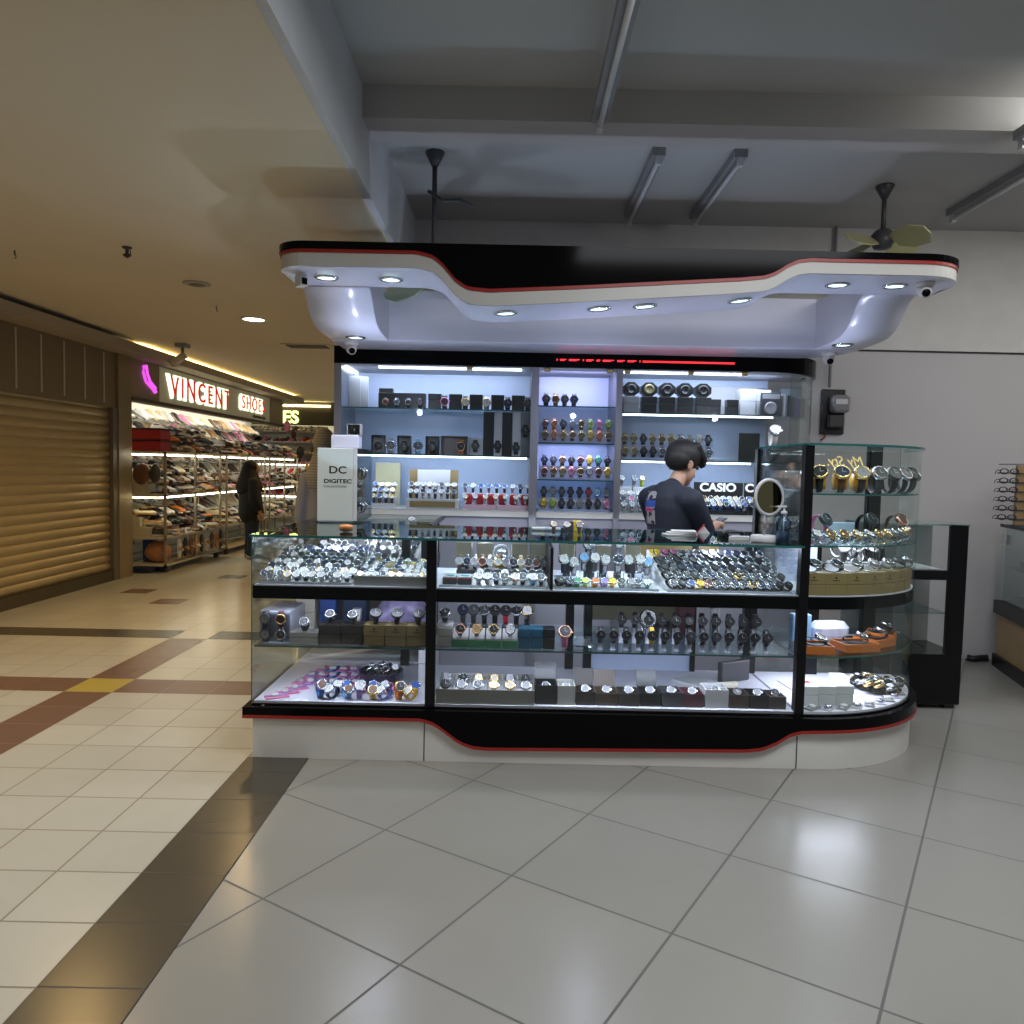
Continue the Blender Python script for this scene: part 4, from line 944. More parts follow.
gift_box(-1.01, 4.27, z1, .085, .09, .18, PAL['blue'], 'bright blue carton on the middle counter level')
gift_box(-.87, 4.32, z1, .13, .1, .19, mat('carton_navy', (.02, .05, .12), .5), 'navy blue carton behind the white slim box')
gift_box(-.83, 4.14, z1, .042, .04, .15, PAL['white'], 'slim upright white box behind the dark cartons')
for k in range(2):
    x = -.925+.115*k
    gift_box(x, 3.96, z1, .11, .1, .105, M_dbox, ('dark brown carton with watch on top, beside low grey carton', 'dark brown carton with watch on top, beside tan cartons')[k])
    put_watch((x, 3.95, z1+.106), 'rest', C('black', 'silver', 'charcoal'), ('on the first dark brown carton', 'on the second dark brown carton')[k], 'watches on cartons', 1.3)
def tan_box(x, y, z, rz, label, group, w=.105, h=.11):
    e = empty('watch_carton', (x, y, z), rz, label, 'box', group)
    MB().bbox(-w/2, w/2, 0, .09, 0, h*.47, .003).build('box_base', M_tbox, e)
    l = MB().bbox(-w/2-.0015, w/2+.0015, -.0015, .0915, h*.475, h, .003).build('box_lid', M_tbox, e)
    MB().box(-.018, .018, -.0025, -.0016, h*.66, h*.69).lathe([(.006, 0), (.001, .001)], 8, 0, Matrix.Translation((0, -.0016, h*.8)) @ Matrix.Rotation(PI/2, 4, 'X')).build('printed_mark', M_dbox, l)
    return e
for k in range(3):
    x = -.695+.1095*k
    tan_box(x, 3.905, z1, 0, ('tan watch carton beside the dark brown ones', 'middle one of three tan watch cartons on middle level', 'tan watch carton against the black counter post')[k], 'tan cartons on the middle level')
    put_watch((x, 3.945, z1+.111), 'rest', C('black', 'charcoal', 'black'), ('on the first tan carton of the middle level', 'on the second tan carton of the middle level', 'on the tan carton next to the post')[k], 'watches on tan cartons', 1.45, .2)
mb = MB()
for k in range(16): mb.ell((rnd.uniform(-.13, .13), rnd.uniform(-.05, .05), rnd.uniform(.04, .13)), (rnd.uniform(.03, .07), .04, rnd.uniform(.03, .06)), None, 8, 6)
mb.ell((0, 0, .06), (.15, .07, .06))
o = blob(mb, 'plastic_bag', mat('bag_lilac', (.42, .36, .62), .25, noise=.35, nscale=40, coat=.5), None, .014, 1); o.location = (-.62, 4.24, z1+.035); tag(o, 'crinkled lilac plastic bag behind the tan cartons', 'bag')
gift_box(-.335, 3.96, z1, .075, .09, .1, M_gbox, 'taupe carton right of the black post, middle level')
MB().bbox(-.04, .04, -.04, .05, 0, .018, .004).build('white_tray', PAL['white'], None, (-.335, 3.965, z1+.101), label='small white tray with watch on top of the taupe carton', cat='tray')
put_watch((-.335, 3.96, z1+.12), 'rest', C('black', 'silver', 'black'), 'on the small white tray atop taupe carton', 'watches on cartons', 1.4)
M_green = mat('box_green', (.06, .27, .13), .45)
for k in range(4):
    x = -.253+.0855*k
    e = empty('watch_box', (x, 3.91, z1), label=f'green box with white sloped lining, {nth(k, 4)} of four on middle level', cat='box', group='green watch boxes')
    MB().bbox(-.041, .041, 0, .09, 0, .04, .003).build('box_base', M_green, e)
    MB().prism([(.002, .0405), (.088, .0405), (.088, .085), (.002, .048)], -.039, .039, 0, 'x').build('lining', PAL['white'], e)
    put_watch((x, 3.945, z1+.066), 'rest', (C('brown', 'rose gold', 'black'), C('brown', 'gold', 'tan'), C('black', 'gold', 'black'), C('white', 'silver', 'white'))[k], f'in {nth(k, 4)} green box', 'watches in green boxes', 1.25, 0, .4)
for k in range(7):
    x = -.25+.057*k
    MB().bbox(-.02, .02, -.02, .02, 0, .085, .006).build('watch_pillow', PAL['charcoal'], None, (x, 4.10, z1), label=f'dark watch pillow behind the green boxes, {nth(k, 7)}', cat='watch stand', group='dark pillows')
    put_watch((x, 4.10, z1+.086), 'stand', (C('charcoal', 'black', 'navy'), C('charcoal', 'charcoal', 'charcoal'), C('black', 'silver', 'charcoal'), C('black', 'black', 'black'), C('red', 'black', 'black'), C('black', 'silver', 'black'), C('silver', 'gold', 'white'))[k], f'{nth(k, 7)} on dark pillows behind green boxes', 'watches on dark pillows', 1.5)
M_bb = mat('box_petrol', (.015, .10, .17), .4)
for k, m in enumerate((M_bb, M_bb, TB)):
    gift_box(.078+.063*k, 3.955, z1, .06, .09, .105, m, ('petrol blue box beside the green boxes', 'petrol blue box beside the black one', 'small black box beside the petrol blue ones')[k])
put_watch((.285, 3.95, z1), 'stand', C('pink', 'rose gold', 'charcoal'), 'alone on glass right of the small black box', 'watches on glass', 1.7)
MB().bbox(-.05, .05, -.04, .04, 0, .05, .012).build('clear_tray', G_acr, None, (.385, 3.98, z1), label='clear plastic tray right of the pink-strapped watch', cat='tray')
for q in range(2):
    for k in range((14, 11)[q]):
        x = (.47 if q == 0 else .60)+(.066 if q == 0 else .072)*k
        if q == 0 and k == 4: c = C('yellow', 'black', 'black')
        else: c = wrand([C('black', 'black', 'black'), C('black', 'charcoal', 'black'), C('black', 'black', 'charcoal'), C('charcoal', 'black', 'black')])
        y = 3.94+.16*q; h = .03+.05*q
        put_watch((x, y, z1+h+.0005), 'upright', c, f'{nth(k, (14, 11)[q])}, {("front", "rear")[q]} row on clear pegs', 'round black watches on clear pegs', 1.25, parts=(q == 0))
        MB().lathe([(.018, 0), (.012, .004), (.011, h-.002), (.016, h)], 10).build('clear_peg', mat('peg_clear', (.55, .57, .68), .15, noise=0), None, (x, y, z1), label=f'clear peg, {nth(k, (14, 11)[q])} of {("front", "rear")[q]} peg row under black watches', cat='watch stand', group='clear pegs')
put_watch((.745, 4.16, z1), 'stand', C('silver', 'silver', 'white'), 'tall steel one standing among the round black watches', 'watches on glass', 2.4)
MB().lathe([(.026, 0), (.028, .01), (.028, .17), (.02, .19), (.02, .21), (.001, .211)], 16).build('white_bottle', PAL['white'], None, (1.17, 4.35, z1), label='white bottle standing behind the round black watches', cat='bottle')
gift_box(1.0, 4.36, z1, .09, .1, .2, PAL['maroon'], 'upright maroon carton behind the round black watches')
# ------------------------------------------------------------------ bottom level
z0 = ZD+.0005
def tray(x0, x1, y0, y1, z, h, m, lin, label, cells=0, name='watch_tray'):
    e = empty(name, ((x0+x1)/2, y0, z), label=label, cat='watch tray'); w = (x1-x0)/2; d = y1-y0; t = .006
    MB().box(-w, w, 0, t, 0, h).box(-w, w, d-t, d, 0, h).box(-w, -w+t, t, d-t, 0, h).box(w-t, w, t, d-t, 0, h).box(-w+t, w-t, t, d-t, 0, t).build('tray_frame', m, e)
    mb = MB().box(-w+t+.001, w-t-.001, t+.001, d-t-.001, t+.0005, h*.55)
    for k in range(1, cells): mb.box(-w+2*w*k/cells-.002, -w+2*w*k/cells+.002, t+.001, d-t-.001, h*.55, h*.95)
    mb.build('lining', lin, e)
    return e
tray(-.37, .135, 3.88, 4.20, z0, .075, mat('tray_taupe', (.30, .29, .26), .5), PAL['white'], 'large taupe tray with white compartments, bottom level by the post', 6)
for q in range(2):
    for k in range(6):
        c = [C('black', 'charcoal', 'black'), C('silver', 'silver', 'grey'), C('silver', 'silver', 'black'), C('silver', 'gold', 'cream'), C('gold', 'gold', 'beige'), C('black', 'silver', 'grey')][(k+q) % 6]
        put_watch((-.325+.083*k, 3.94+.13*q, z0+.043), 'rest', c, f'{nth(k, 6)}, {("front", "back")[q]} row of large taupe tray', 'watches in the taupe tray', 1.25)
boxes = [(.195, .115, TB, 'charcoal', .10), (.30, .09, mat('box_pale', (.42, .42, .38), .5), 'charcoal', .10), (.40, .10, M_dbox, 'brown', .07), (.51, .115, mat('box_cocoa', (.075, .05, .035), .5), 'brown', .065), (.625, .105, M_dbox, 'brown', .065), (.735, .105, TB, 'charcoal', .07), (.845, .105, mat('box_slate', (.05, .05, .055), .5), 'grey', .075), (.955, .105, mat('box_plum', (.1, .03, .04), .5), 'grey', .07), (1.075, .12, PAL['white'], 'white', .095), (1.19, .10, mat('box_umber', (.05, .035, .02), .5), 'beige', .07), (1.295, .10, TB, 'grey', .07), (1.39, .085, mat('box_mud', (.06, .05, .035), .5), 'charcoal', .065)]
bw = 'black|pale grey|dark brown|cocoa brown|umber|jet black|slate|plum-edged|white|brown-black|deep black|mud brown'.split('|')
bp = ['right of the large taupe tray', 'between black and dark brown boxes', 'beside the pale grey box', 'fourth past the taupe tray', 'in the middle of the bottom row', 'left of the slate box', 'left of the plum-edged box', 'left of the white compartment box', 'with compartments, near the tall case', 'right of the white box', 'second from the case post', 'against the tall case post']
for (x, w, m, lin, h), nm, wh in zip(boxes, bw, bp):
    e = empty('open_box', (x, 3.90, z0), label=f'open {nm} watch box {wh}', cat='box'); t = .005; d = .13
    MB().box(-w/2, w/2, 0, t, 0, h).box(-w/2, w/2, d-t, d, 0, h).box(-w/2, -w/2+t, t, d-t, 0, h).box(w/2-t, w/2, t, d-t, 0, h).box(-w/2+t, w/2-t, t, d-t, 0, t).build('box_shell', m, e)
    MB().bbox(-w/2+t+.001, w/2-t-.001, t+.001, d-t-.001, t+.0005, h*.38, .004).build('cushion', PAL[lin], e)
    if nm in ('black', 'dark brown', 'cocoa brown', 'jet black'):
        l = MB().box(-w/2, w/2, 0, .006, 0, .09).build('raised_lid', m, e, (0, d, h)); l.rotation_euler.x = -.5
    if nm == 'white':
        MB().box(-w/2+t, w/2-t, .055, .059, h*.39, h-.002).build('partition', m, e)
    put_watch((x, 3.972, z0+h*.38+.001), 'rest', wrand([C('black', 'silver', 'grey'), C('silver', 'silver', 'grey'), C('brown', 'silver', 'charcoal'), C('charcoal', 'black', 'black')]), f'in {nm} box {wh}', 'watches in open boxes', 1.15)
MB().bbox(-.09, .09, -.12, .12, 0, .02, .003).build('paper_stack', PAL['white'], None, (1.08, 4.33, z0), .6, label='stack of white papers lying at the back of bottom level', cat='paper')
MB().cyl((-.1, 0, .022), (.1, .06, .022), .022, .022, 14).build('paper_roll', PAL['cream'], None, (1.18, 4.2, z0), label='rolled cream paper on the bottom level near the tall case', cat='paper')
MB().bbox(-.11, .11, -.02, .02, 0, .12, .006).build('document_folder', PAL['charcoal'], None, (1.31, 4.42, z0), .5, label='charcoal folder leaning at the back corner of the bottom level', cat='folder')
# bottom level, mall end
e = empty('round_tin', (-.70, 4.17, z0), label='round navy tin filled with watches on the white deck', cat='tin')
MB().lathe([(.118, 0), (.12, .006), (.118, .085), (.122, .09), (.114, .09), (.11, .06), (.001, .06)], 32).build('tin_body', mat('tin_navy', (.012, .014, .035), .25), e)
MB().box(-.012, .012, -.122, -.1205, .03, .055).build('tin_label', PAL['white'], e)
for k in range(9):
    a = k*2.4; r = .025*math.sqrt(k)
    stuff_watch((-.70+r*math.cos(a), 4.17+r*math.sin(a), z0+.062), 'rest', wrand(['silver', 'black', 'navy']), 'silver', wrand(['white', 'black']), 1.1, a)
def pack(x, y, rz, col, label, group=None, w=.055, d=.13, z=None, name='blister_pack'):
    e = empty(name, (x, y, z0 if z is None else z), rz, label, 'watch pack', group)
    MB().bbox(-w/2, w/2, -d/2, d/2, 0, .008, .002).build('backing_card', PAL[col], e)
    MB().lathe([(.021, 0), (.02, .010), (.014, .014), (.001, .015)], 14, 0, Matrix.Translation((0, -.01, .0085))).build('watch_face', PAL['white' if col != 'white' else 'silver'], e)
    MB().bbox(-.009, .009, -d*.45, d*.45, .0083, .0105, .001).build('strap', PAL[{'pink': 'purple', 'purple': 'pink', 'white': 'purple', 'blue': 'light blue', 'grey': 'white'}.get(col, 'white')], e)
    return e
n = 0
for q in range(3):
    for k in range(6):
        pack(-1.16+.062*k+.03*q, 4.22+.135*q, -.1, ('pink', 'purple', 'pink', 'blue', 'pink', 'purple')[(k+q) % 6], f'{("pink", "purple", "pink", "blue", "pink", "purple")[(k+q) % 6]} watch pack lying flat, {nth(k, 6)} of the {("front", "middle", "back")[q]} row', 'flat packs at the mall end')
for k in range(3): pack(-1.20+.03*k, 3.93+.075*k, -1.1, 'pink', f'pink watch pack by the mall-side glass, {("nearest the corner", "middle of three", "third from the corner")[k]}', 'packs at the glass', .06, .12)
for k in range(16):
    x = -.98+.068*(k % 8); y = 3.94+.10*(k//8)
    col = ('blue', 'navy', 'light blue', 'purple', 'gold', 'blue', 'orange', 'gold')[k % 8]
    if k > 7: stuff_watch((x, y, z0), 'rest', wrand(['blue', 'pink', 'gold', 'navy']), 'silver', wrand(['white', 'blue']), 1.3, rnd.uniform(-.6, .6))
    else: put_watch((x, y, z0), 'rest' if k % 3 else 'stand', C(col if col != 'gold' else 'yellow', 'gold' if col in ('gold', 'orange') else 'silver', wrand(['white', 'navy', 'brown'])), f'{nth(k % 8, 8)} of row before the navy tin', 'colourful watches before the tin', 1.35, rnd.uniform(-.6, .6), parts=(k < 8))
gift_box(-.47, 4.3, z0, .07, .12, .2, PAL['white'], 'tall white carton beside the black post on bottom level')

# ================================================================== ON THE COUNTER
zt = ZT+.0005
e = empty('tower_display', (-1.082, 5.02, zt), label='white counter tower display with black lettering and clear side', cat='display case')
MB().bbox(-.125, .10, -.27, .25, .0, .46, .004).box(-.135, .135, -.28, .26, 0, .012, 1).build('tower_body', [mat('tower_white', (.58, .62, .60), .4, noise=.03), G_acr], e)
MB().box(.10, .122, -.27, -.262, .012, .46).box(.10, .122, .242, .25, .012, .46).box(.10, .122, -.262, .242, .44, .46).box(.10, .122, -.262, .242, .22, .226).build('side_frame', PAL['white'], e)
MB().box(.1225, .1245, -.27, .25, .012, .46).build('clear_side', G_acr, e)
for body, s_, x, z, k in (('DC', .062, -.055, .305, {'sx': 1.25}), ('DIGITEC', .034, -.085, .245, {'sx': 1.35}), ('COLLECTION', .0165, -.085, .218, {'sx': 1.3, 'spacing': 1.1})):
    lettering(body, s_, TB, (x, -.2705, z), (PI/2, 0, 0), e, ext=.0008, off=.0008 if s_ > .02 else 0, **k)
for k in range(4): stuff_watch((-.971, 4.84+.1*(k % 2), zt+.05+.215*(k//2)), 'stand', 'black', 'silver', 'white', 1.1, PI/2)
MB().bbox(-.085, .085, -.06, .06, 0, .082, .004).build('storage_box', mat('lilac_white', (.62, .62, .74), .4), None, (-1.05, 4.86, zt+.461), label='lilac-white box lying on top of the white tower display', cat='box')
open_box(-1.0, 4.86, zt+.544, .085, .07, .07, PAL['grey'], PAL['grey'], 'small grey open watch box topping the tower display stack')
put_watch((-1.0, 4.855, zt+.549), 'face', C('black', 'black', 'black'), 'in the small box topping the tower display', 'watches on the tower', .8)
e = empty('trinket_case', (-.885, 4.1, zt), .15, 'small rounded orange case lying on the counter glass', 'case')
MB().ell((0, 0, .013), (.036, .022, .0125)).build('lower_shell', PAL['brown'], e)
MB().ell((0, 0, .026), (.038, .024, .0155)).build('upper_shell', mat('orange_shell', (.75, .28, .08), .35), e)
MB().bbox(-.085, .085, -.05, .05, 0, .022, .008).build('plastic_sleeve', mat('sleeve', (.6, .68, .72), .12, coat=.5), None, (.2, 4.5, zt), label='pale plastic sleeve pack lying on the counter glass', cat='pack')
e = empty('yellow_box', (.36, 4.5, zt), label='yellow and black small box on the counter glass', cat='box')
MB().bbox(.0, .05, -.02, .02, 0, .06, .003).build('yellow_half', PAL['yellow'], e); MB().bbox(-.04, -.0005, -.02, .02, 0, .055, .003).build('black_half', PAL['charcoal'], e)
e = empty('clear_rack', (.30, 4.2, zt), label='low clear rack holding three round watches on counter glass', cat='watch stand')
MB().box(-.12, .12, -.03, -.027, 0, .05).box(-.12, .12, .03, .033, 0, .05).box(-.12, .12, -.027, .03, 0, .003).build('rack_body', G_acr, e)
for k in range(3): put_watch((.23+.07*k, 4.205, zt+.0035), 'stand', (C('tan', 'rose gold', 'white'), C('grey', 'silver', 'white'), C('grey', 'silver', 'grey'))[k], f'{nth(k, 3)} in the low clear rack on counter glass', 'watches in the clear rack', 1.0)
for k in range(3):
    MB().bbox(-.09+.01*k, .09-.012*k, -.05, .05, 0, .009, .003).build('folded_paper', PAL['white'], None, (.95+.012*k, 4.34, zt+.0095*k), .1-.12*k, label=('folded white paper at the bottom of the counter pile', 'folded white paper in the middle of the counter pile', 'folded white paper on top of the counter pile')[k], cat='paper')
e = empty('card_reader', (1.235, 4.32, zt), .1, 'flat black card terminal on the counter by the papers', 'device')
MB().bbox(-.065, .065, -.045, .045, 0, .032, .008).build('body', TB, e); MB().box(-.03, .035, -.0458, -.0452, .012, .02).build('slot_light', PAL['white'], e)
MB().bbox(-.02, .02, -.02, .02, 0, .03, .004).build('ring_box', TB, None, (1.27, 4.44, zt), label='tiny black cube box behind the card terminal', cat='box')
MB().prism([(-.06, -.03), (.05, -.035), (.065, .03), (-.02, .045)], 0, .018, 0).build('tissue', PAL['white'], None, (1.225, 4.14, zt), label='crumpled white tissue on the counter near the mirror', cat='tissue')
e = empty('table_mirror', (1.325, 4.03, zt), label='round white table mirror on a pedestal at the counter end', cat='mirror')
MB().lathe([(.064, 0), (.066, .004), (.066, .032), (.06, .036), (.001, .037)], 28).build('pedestal', PAL['white'], e)
MB().cyl((0, 0, .035), (.01, .01, .15), .007).build('stem', M_alu, e)
R_ = Matrix.Translation((.02, 0, .235)) @ Matrix.Rotation(.10, 4, 'Z') @ Matrix.Rotation(PI/2-.06, 4, 'X') @ Matrix.Diagonal((.8, 1, 1, 1))
MB().lathe([(.095, -.012), (.1, -.004), (.098, .010), (.088, .012), (.084, .006)], 36, 0, R_, cap=True).build('mirror_frame', PAL['white'], e)
MB().lathe([(.0835, .0085), (.0005, .0085)], 36, 0, R_, smooth=False, cap=False).build('mirror_glass', mat('mirror_glass', (.42, .40, .22), .02, 1, noise=0), e)
e = empty('sanitizer_bottle', (1.41, 3.98, zt), label='clear pump bottle with blue sanitizer at the tall case', cat='bottle')
MB().lathe([(.033, 0), (.036, .004), (.036, .105), (.03, .125), (.013, .14), (.013, .15)], 20).build('bottle_body', glass('bottle_plastic', (.80, .88, .97), 1.0, .05), e)
MB().lathe([(.034, .001), (.0345, .06), (.001, .061)], 20).build('liquid', mat('sanitizer_blue', (.35, .55, .85), .1), e)
MB().lathe([(.016, .15), (.016, .165), (.006, .168), (.006, .185), (.012, .186), (.012, .194)], 14).box(-.035, .005, -.006, .006, .186, .194).cyl((0, 0, .061), (0, 0, .15), .003).build('pump', mat('pump_white', (.75, .78, .85), .3), e)
put_watch((1.51, 4.5, 1.657), 'stand', C('white', 'silver', 'white'), 'standing alone on top of the tall round case', 'watches on the case top', 1.7)
e = empty('greeting_card', (1.13, 4.52, zt), -.3, 'red and white folded card lying near the seller hands', 'card')
MB().prism([(-.04, 0), (.04, 0), (.0, .05)], -.025, -.022, 0, 'y').build('front_leaf', PAL['white'], e); MB().prism([(-.042, 0), (-.034, 0), (.006, .05), (-.002, .05)], -.03, .03, 0, 'y').build('red_leaf', PAL['red'], e)

# ================================================================== TALL ROUND CASE CONTENTS
def curve_pos(t, ins):
    """t: 0 at the front post, 1 at the far end of the curve"""
    p = case_path(ins, 40)
    L = [0]
    for a, b in zip(p, p[1:]): L.append(L[-1]+math.dist(a, b))
    s_ = t*L[-1]
    for i in range(len(p)-1):
        if L[i+1] >= s_:
            f = (s_-L[i])/(L[i+1]-L[i]); d = (Vector(p[i+1])-Vector(p[i])).normalized()
            return p[i][0]+(p[i+1][0]-p[i][0])*f, p[i][1]+(p[i+1][1]-p[i][1])*f, math.atan2(d.y, d.x)
    return (*p[-1], PI/2)
M_amber = mat('amber_cushion', (.55, .28, .03), .4)
for k in range(9):
    x, y, rz = curve_pos(.07+.095*k, .075)
    c = [C('black', 'gold', 'black'), C('brown', 'gold', 'navy'), C('charcoal', 'gold', 'grey'), C('charcoal', 'silver', 'charcoal'), C('black', 'charcoal', 'black'), C('black', 'silver', 'charcoal'), C('charcoal', 'black', 'black'), C('black', 'silver', 'black'), C('black', 'charcoal', 'black')][k]
    o = put_watch((x, y, ZS[4]+.0005), 'stand', c, f'{nth(k, 9)} on the top shelf of the round case', 'watches on the top shelf of the round case', 1.95, rz-.35, 0, parts=True)
    if k < 3: MB().cyl((-.03, 0, .06), (.03, 0, .06), .044, .044, 18).build('amber_pillow', M_amber, o)
for k in range(14):
    x, y, rz = curve_pos(.05+.063*k, .085)
    c = wrand([C('silver', 'gold', 'white'), C('silver', 'silver', 'white'), C('gold', 'gold', 'white'), C('silver', 'gold', 'brown'), C('silver', 'gold', 'black')]) if k < 11 else wrand([C('silver', 'silver', 'pink'), C('brown', 'rose gold', 'white')])
    put_watch((x, y, ZS[3]+.0005), 'rest', c, f'{nth(k, 14)} along second-shelf edge of round case', 'watches on the second shelf of the round case', 1.45, rz+.45, 0, parts=True)
for k in range(12):
    x, y, rz = curve_pos(.08+.07*k, .17)
    stuff_watch((x, y, ZS[3]+.0005), 'lie', wrand(['silver', 'silver', 'white']), 'silver', wrand(['white', 'blue']), 1.4, rz+.5)
for (x, y, c, lb) in ((1.72, 4.3, C('pink', 'charcoal', 'black'), 'big loop with pink strap behind the row, second shelf'), (2.03, 4.42, C('black', 'charcoal', 'black'), 'dark loop at the rear post, second shelf'), (2.2, 4.42, C('brown', 'rose gold', 'maroon'), 'brown loop at far end of second shelf')):
    put_watch((x, y, ZS[3]+.0005), 'stand', c, lb, 'loops on the second shelf', 2.0, .5, 0, parts=True)
MB().bbox(-.09, .09, -.03, .03, 0, .06, .004).build('black_tray', TB, None, (1.6, 4.36, ZS[3]+.0005), label='black watch block behind the row on case second shelf', cat='tray')
card(1.83, 1.99, 4.45, ZS[3]+.0005, .085, mat('pale_blue_card', (.5, .58, .66), .3), 'pale blue card standing on the second case shelf', 'card', 'counter_card')
for k in range(7):
    x, y, rz = curve_pos(.045+.094*k, .022)
    tan_box(x, y, ZS[2]+.0005, rz, f'tan watch carton, {nth(k, 7)} along the curved black shelf', 'tan cartons on the curved shelf', .117, .115)
    px, py = x-math.sin(rz)*.045, y+math.cos(rz)*.045
    put_watch((px, py, ZS[2]+.117), 'lie', wrand([C('black', 'charcoal', 'black'), C('charcoal', 'silver', 'navy'), C('silver', 'silver', 'black')]), f'on {nth(k, 7)} tan carton of the curved shelf', 'watches on the curved cartons', 1.6, rz+.3)
for k in range(10):
    stuff_watch((1.85+.05*(k % 5), 4.27+.07*(k//5), ZS[2]+.13+.02*(k % 2)), 'stand', wrand(['black', 'silver', 'charcoal']), 'silver', 'white', 1.6, rnd.uniform(-1, 1))
MB().bbox(-.13, .13, -.1, .1, 0, .12, .004).build('riser_block', PAL['grey'], None, (1.95, 4.32, ZS[2]+.0005), label='grey riser block with watches inside the round case', cat='riser')
card(1.52, 1.76, 4.40, ZS[2]+.0005, .21, mat('blue_white_card', (.5, .55, .75), .35), 'blue-white upright card behind the tan cartons, round case', 'card', 'counter_card')
M_or = mat('orange_box', (.6, .17, .03), .45)
for k, (x, y, rz, w, lb) in enumerate(((1.60, 3.92, 0, .16, 'orange tray by the case front post'), (1.86, 3.99, .2, .2, 'orange tray second along the curve'), (2.05, 4.13, .55, .16, 'orange tray third along the curve'), (2.18, 4.30, 1.0, .14, 'orange tray last along the curve'))):
    e = empty('open_box', (x, y, ZS[1]+.0005), rz, f'{lb}, lower glass shelf', 'box', 'orange open trays'); t = .006; d = .15; h = .042
    MB().box(-w/2, w/2, 0, t, 0, h).box(-w/2, w/2, d-t, d, 0, h).box(-w/2, -w/2+t, t, d-t, 0, h).box(w/2-t, w/2, t, d-t, 0, h).build('box_sides', M_or, e)
    MB().box(-w/2+t+.0005, w/2-t-.0005, t+.0005, d-t-.0005, 0.0, h*.75).build('lining', TB, e)
    put_watch((x-math.sin(rz)*.07, y+math.cos(rz)*.07, ZS[1]+h*.75+.001), 'lie', C('black', 'silver', 'charcoal'), f'inside the {lb}', 'watches in orange trays', 1.6, rz+.9)
gift_box(1.62, 4.25, ZS[1]+.0005, .1, .06, .15, mat('aqua_box', (.3, .5, .75), .3), 'light blue carton at the rear of lower glass shelf, round case')
mb = MB().bbox(-.11, .11, -.06, .06, 0, .1, .03); mb.build('clear_pouch', mat('pouch', (.5, .52, .66), .15, noise=.3, nscale=30), None, (1.80, 4.30, ZS[1]+.0005), .2, label='clear plastic pouch bag on the lower glass shelf, round case', cat='bag')
for k in range(3):
    gift_box(1.575+.098*k, 3.995+.012*k, ZS[0]+.0005, .094, .07, .105, PAL['white'], f'white cube carton, {nth(k, 3)} of three on the round case floor')
for k in range(9):
    x, y, rz = curve_pos(.08+.075*k, .065)
    pack(x, y, rz-.9, 'white' if k % 2 else 'grey', f'flat {"white" if k % 2 else "grey"} watch pack, {nth(k, 9)} along the floor edge of round case', 'white packs along the curve', .05, .1, ZS[0]+.0005)
for k in range(26):
    a = rnd.uniform(0, 2*PI); r = .16*math.sqrt(rnd.random())
    stuff_watch((2.08+r*math.cos(a)*.9, 4.32+r*math.sin(a)*.8, ZS[0]+.0005+.02*rnd.random()), 'lie', wrand(['black', 'charcoal', 'brown']), wrand(['silver', 'gold']), wrand(['white', 'black']), 1.4, a)
MB().bbox(-.12, .12, -.09, .09, 0, .006, .002).build('paper_sheet', PAL['white'], None, (1.70, 4.36, ZS[0]+.0005), .1, label='white printed sheet at the rear of round case floor', cat='paper')
MB().bbox(-.045, .045, -.03, .03, 0, .005, .002).build('red_leaflet', PAL['red'], None, (1.70, 4.38, ZS[0]+.0075), .1, label='red leaflet lying on the white sheet, round case floor', cat='paper')
gift_box(1.89, 4.34, ZS[0]+.0005, .08, .1, .07, PAL['white'], 'small white box beside the dark watch heap, round case floor')
for k in range(8): stuff_watch((1.54+.02*(k % 2), 4.1+.055*k, ZS[4]+.0005 if k % 2 else ZS[3]+.0005), 'stand', wrand(['silver', 'white']), 'silver', 'white', 1.6, -PI/2+.3)

# ================================================================== SHOE SHOP
def shoe_mb(kind):
    """toe towards +X, sole on z=0; slot 0 sole, slot 1 upper, slot 2 opening"""
    mb = MB(); st = [(-.13, .022), (-.115, .034), (-.06, .036), (0, .034), (.05, .042), (.09, .043), (.12, .032), (.135, .014)]
    ol = [(x, w) for x, w in st]+[(x, -w) for x, w in reversed(st)]
    hs = .022 if kind != 'sandal' else .016
    mb.prism(ol, 0, hs, 0)
    if kind == 'pump': mb.box(-.125, -.085, -.025, .025, -.03, .0, 0)
    if kind == 'sandal':
        for x in (.02, .06):
            vs = []
            for k in range(7):
                a = PI*k/6
                for dx in (-.016, .016): vs.append((x+dx, .042*math.cos(a), hs+.045*math.sin(a)))
            mb.add(vs, [(2*k, 2*k+1, 2*k+3, 2*k+2) for k in range(6)], 1, True)
        return mb
    top = {'sneaker': [.085, .10, .105, .095, .075, .058, .048, .036], 'pump': [.06, .065, .05, .045, .045, .048, .042, .034]}[kind]
    n = 9; vs = []
    for (x, w), t in zip(st, top):
        for k in range(n):
            a = PI*k/(n-1); vs.append((x, w*.98*math.cos(a)*(1-.25*math.sin(a)), hs+(t-hs)*math.sin(a)**.7))
    m = len(st)
    mb.add(vs, [(i*n+k, (i+1)*n+k, (i+1)*n+k+1, i*n+k+1) for i in range(m-1) for k in range(n-1)]+[tuple(range(n)), tuple((m-1)*n+k for k in range(n-1, -1, -1))], 1, True)
    mb.ell((-.055, 0, top[2]-.012), (.05, .022, .016), None, 12, 6, 2)
    return mb
SHC = {}
def shoe_mesh(kind, col, sole):
    k = (kind, col, sole)
    if k not in SHC: SHC[k] = shoe_mb(kind).mesh('shoe', [PAL[sole], PAL[col], PAL['charcoal' if col not in ('black', 'charcoal') else 'tan']])
    return SHC[k]
M_rack = mat('rack_metal', (.36, .31, .22), .4, .4, noise=.06); M_board = mat('rack_board', (.52, .47, .36), .5, noise=.05)
nS = 0
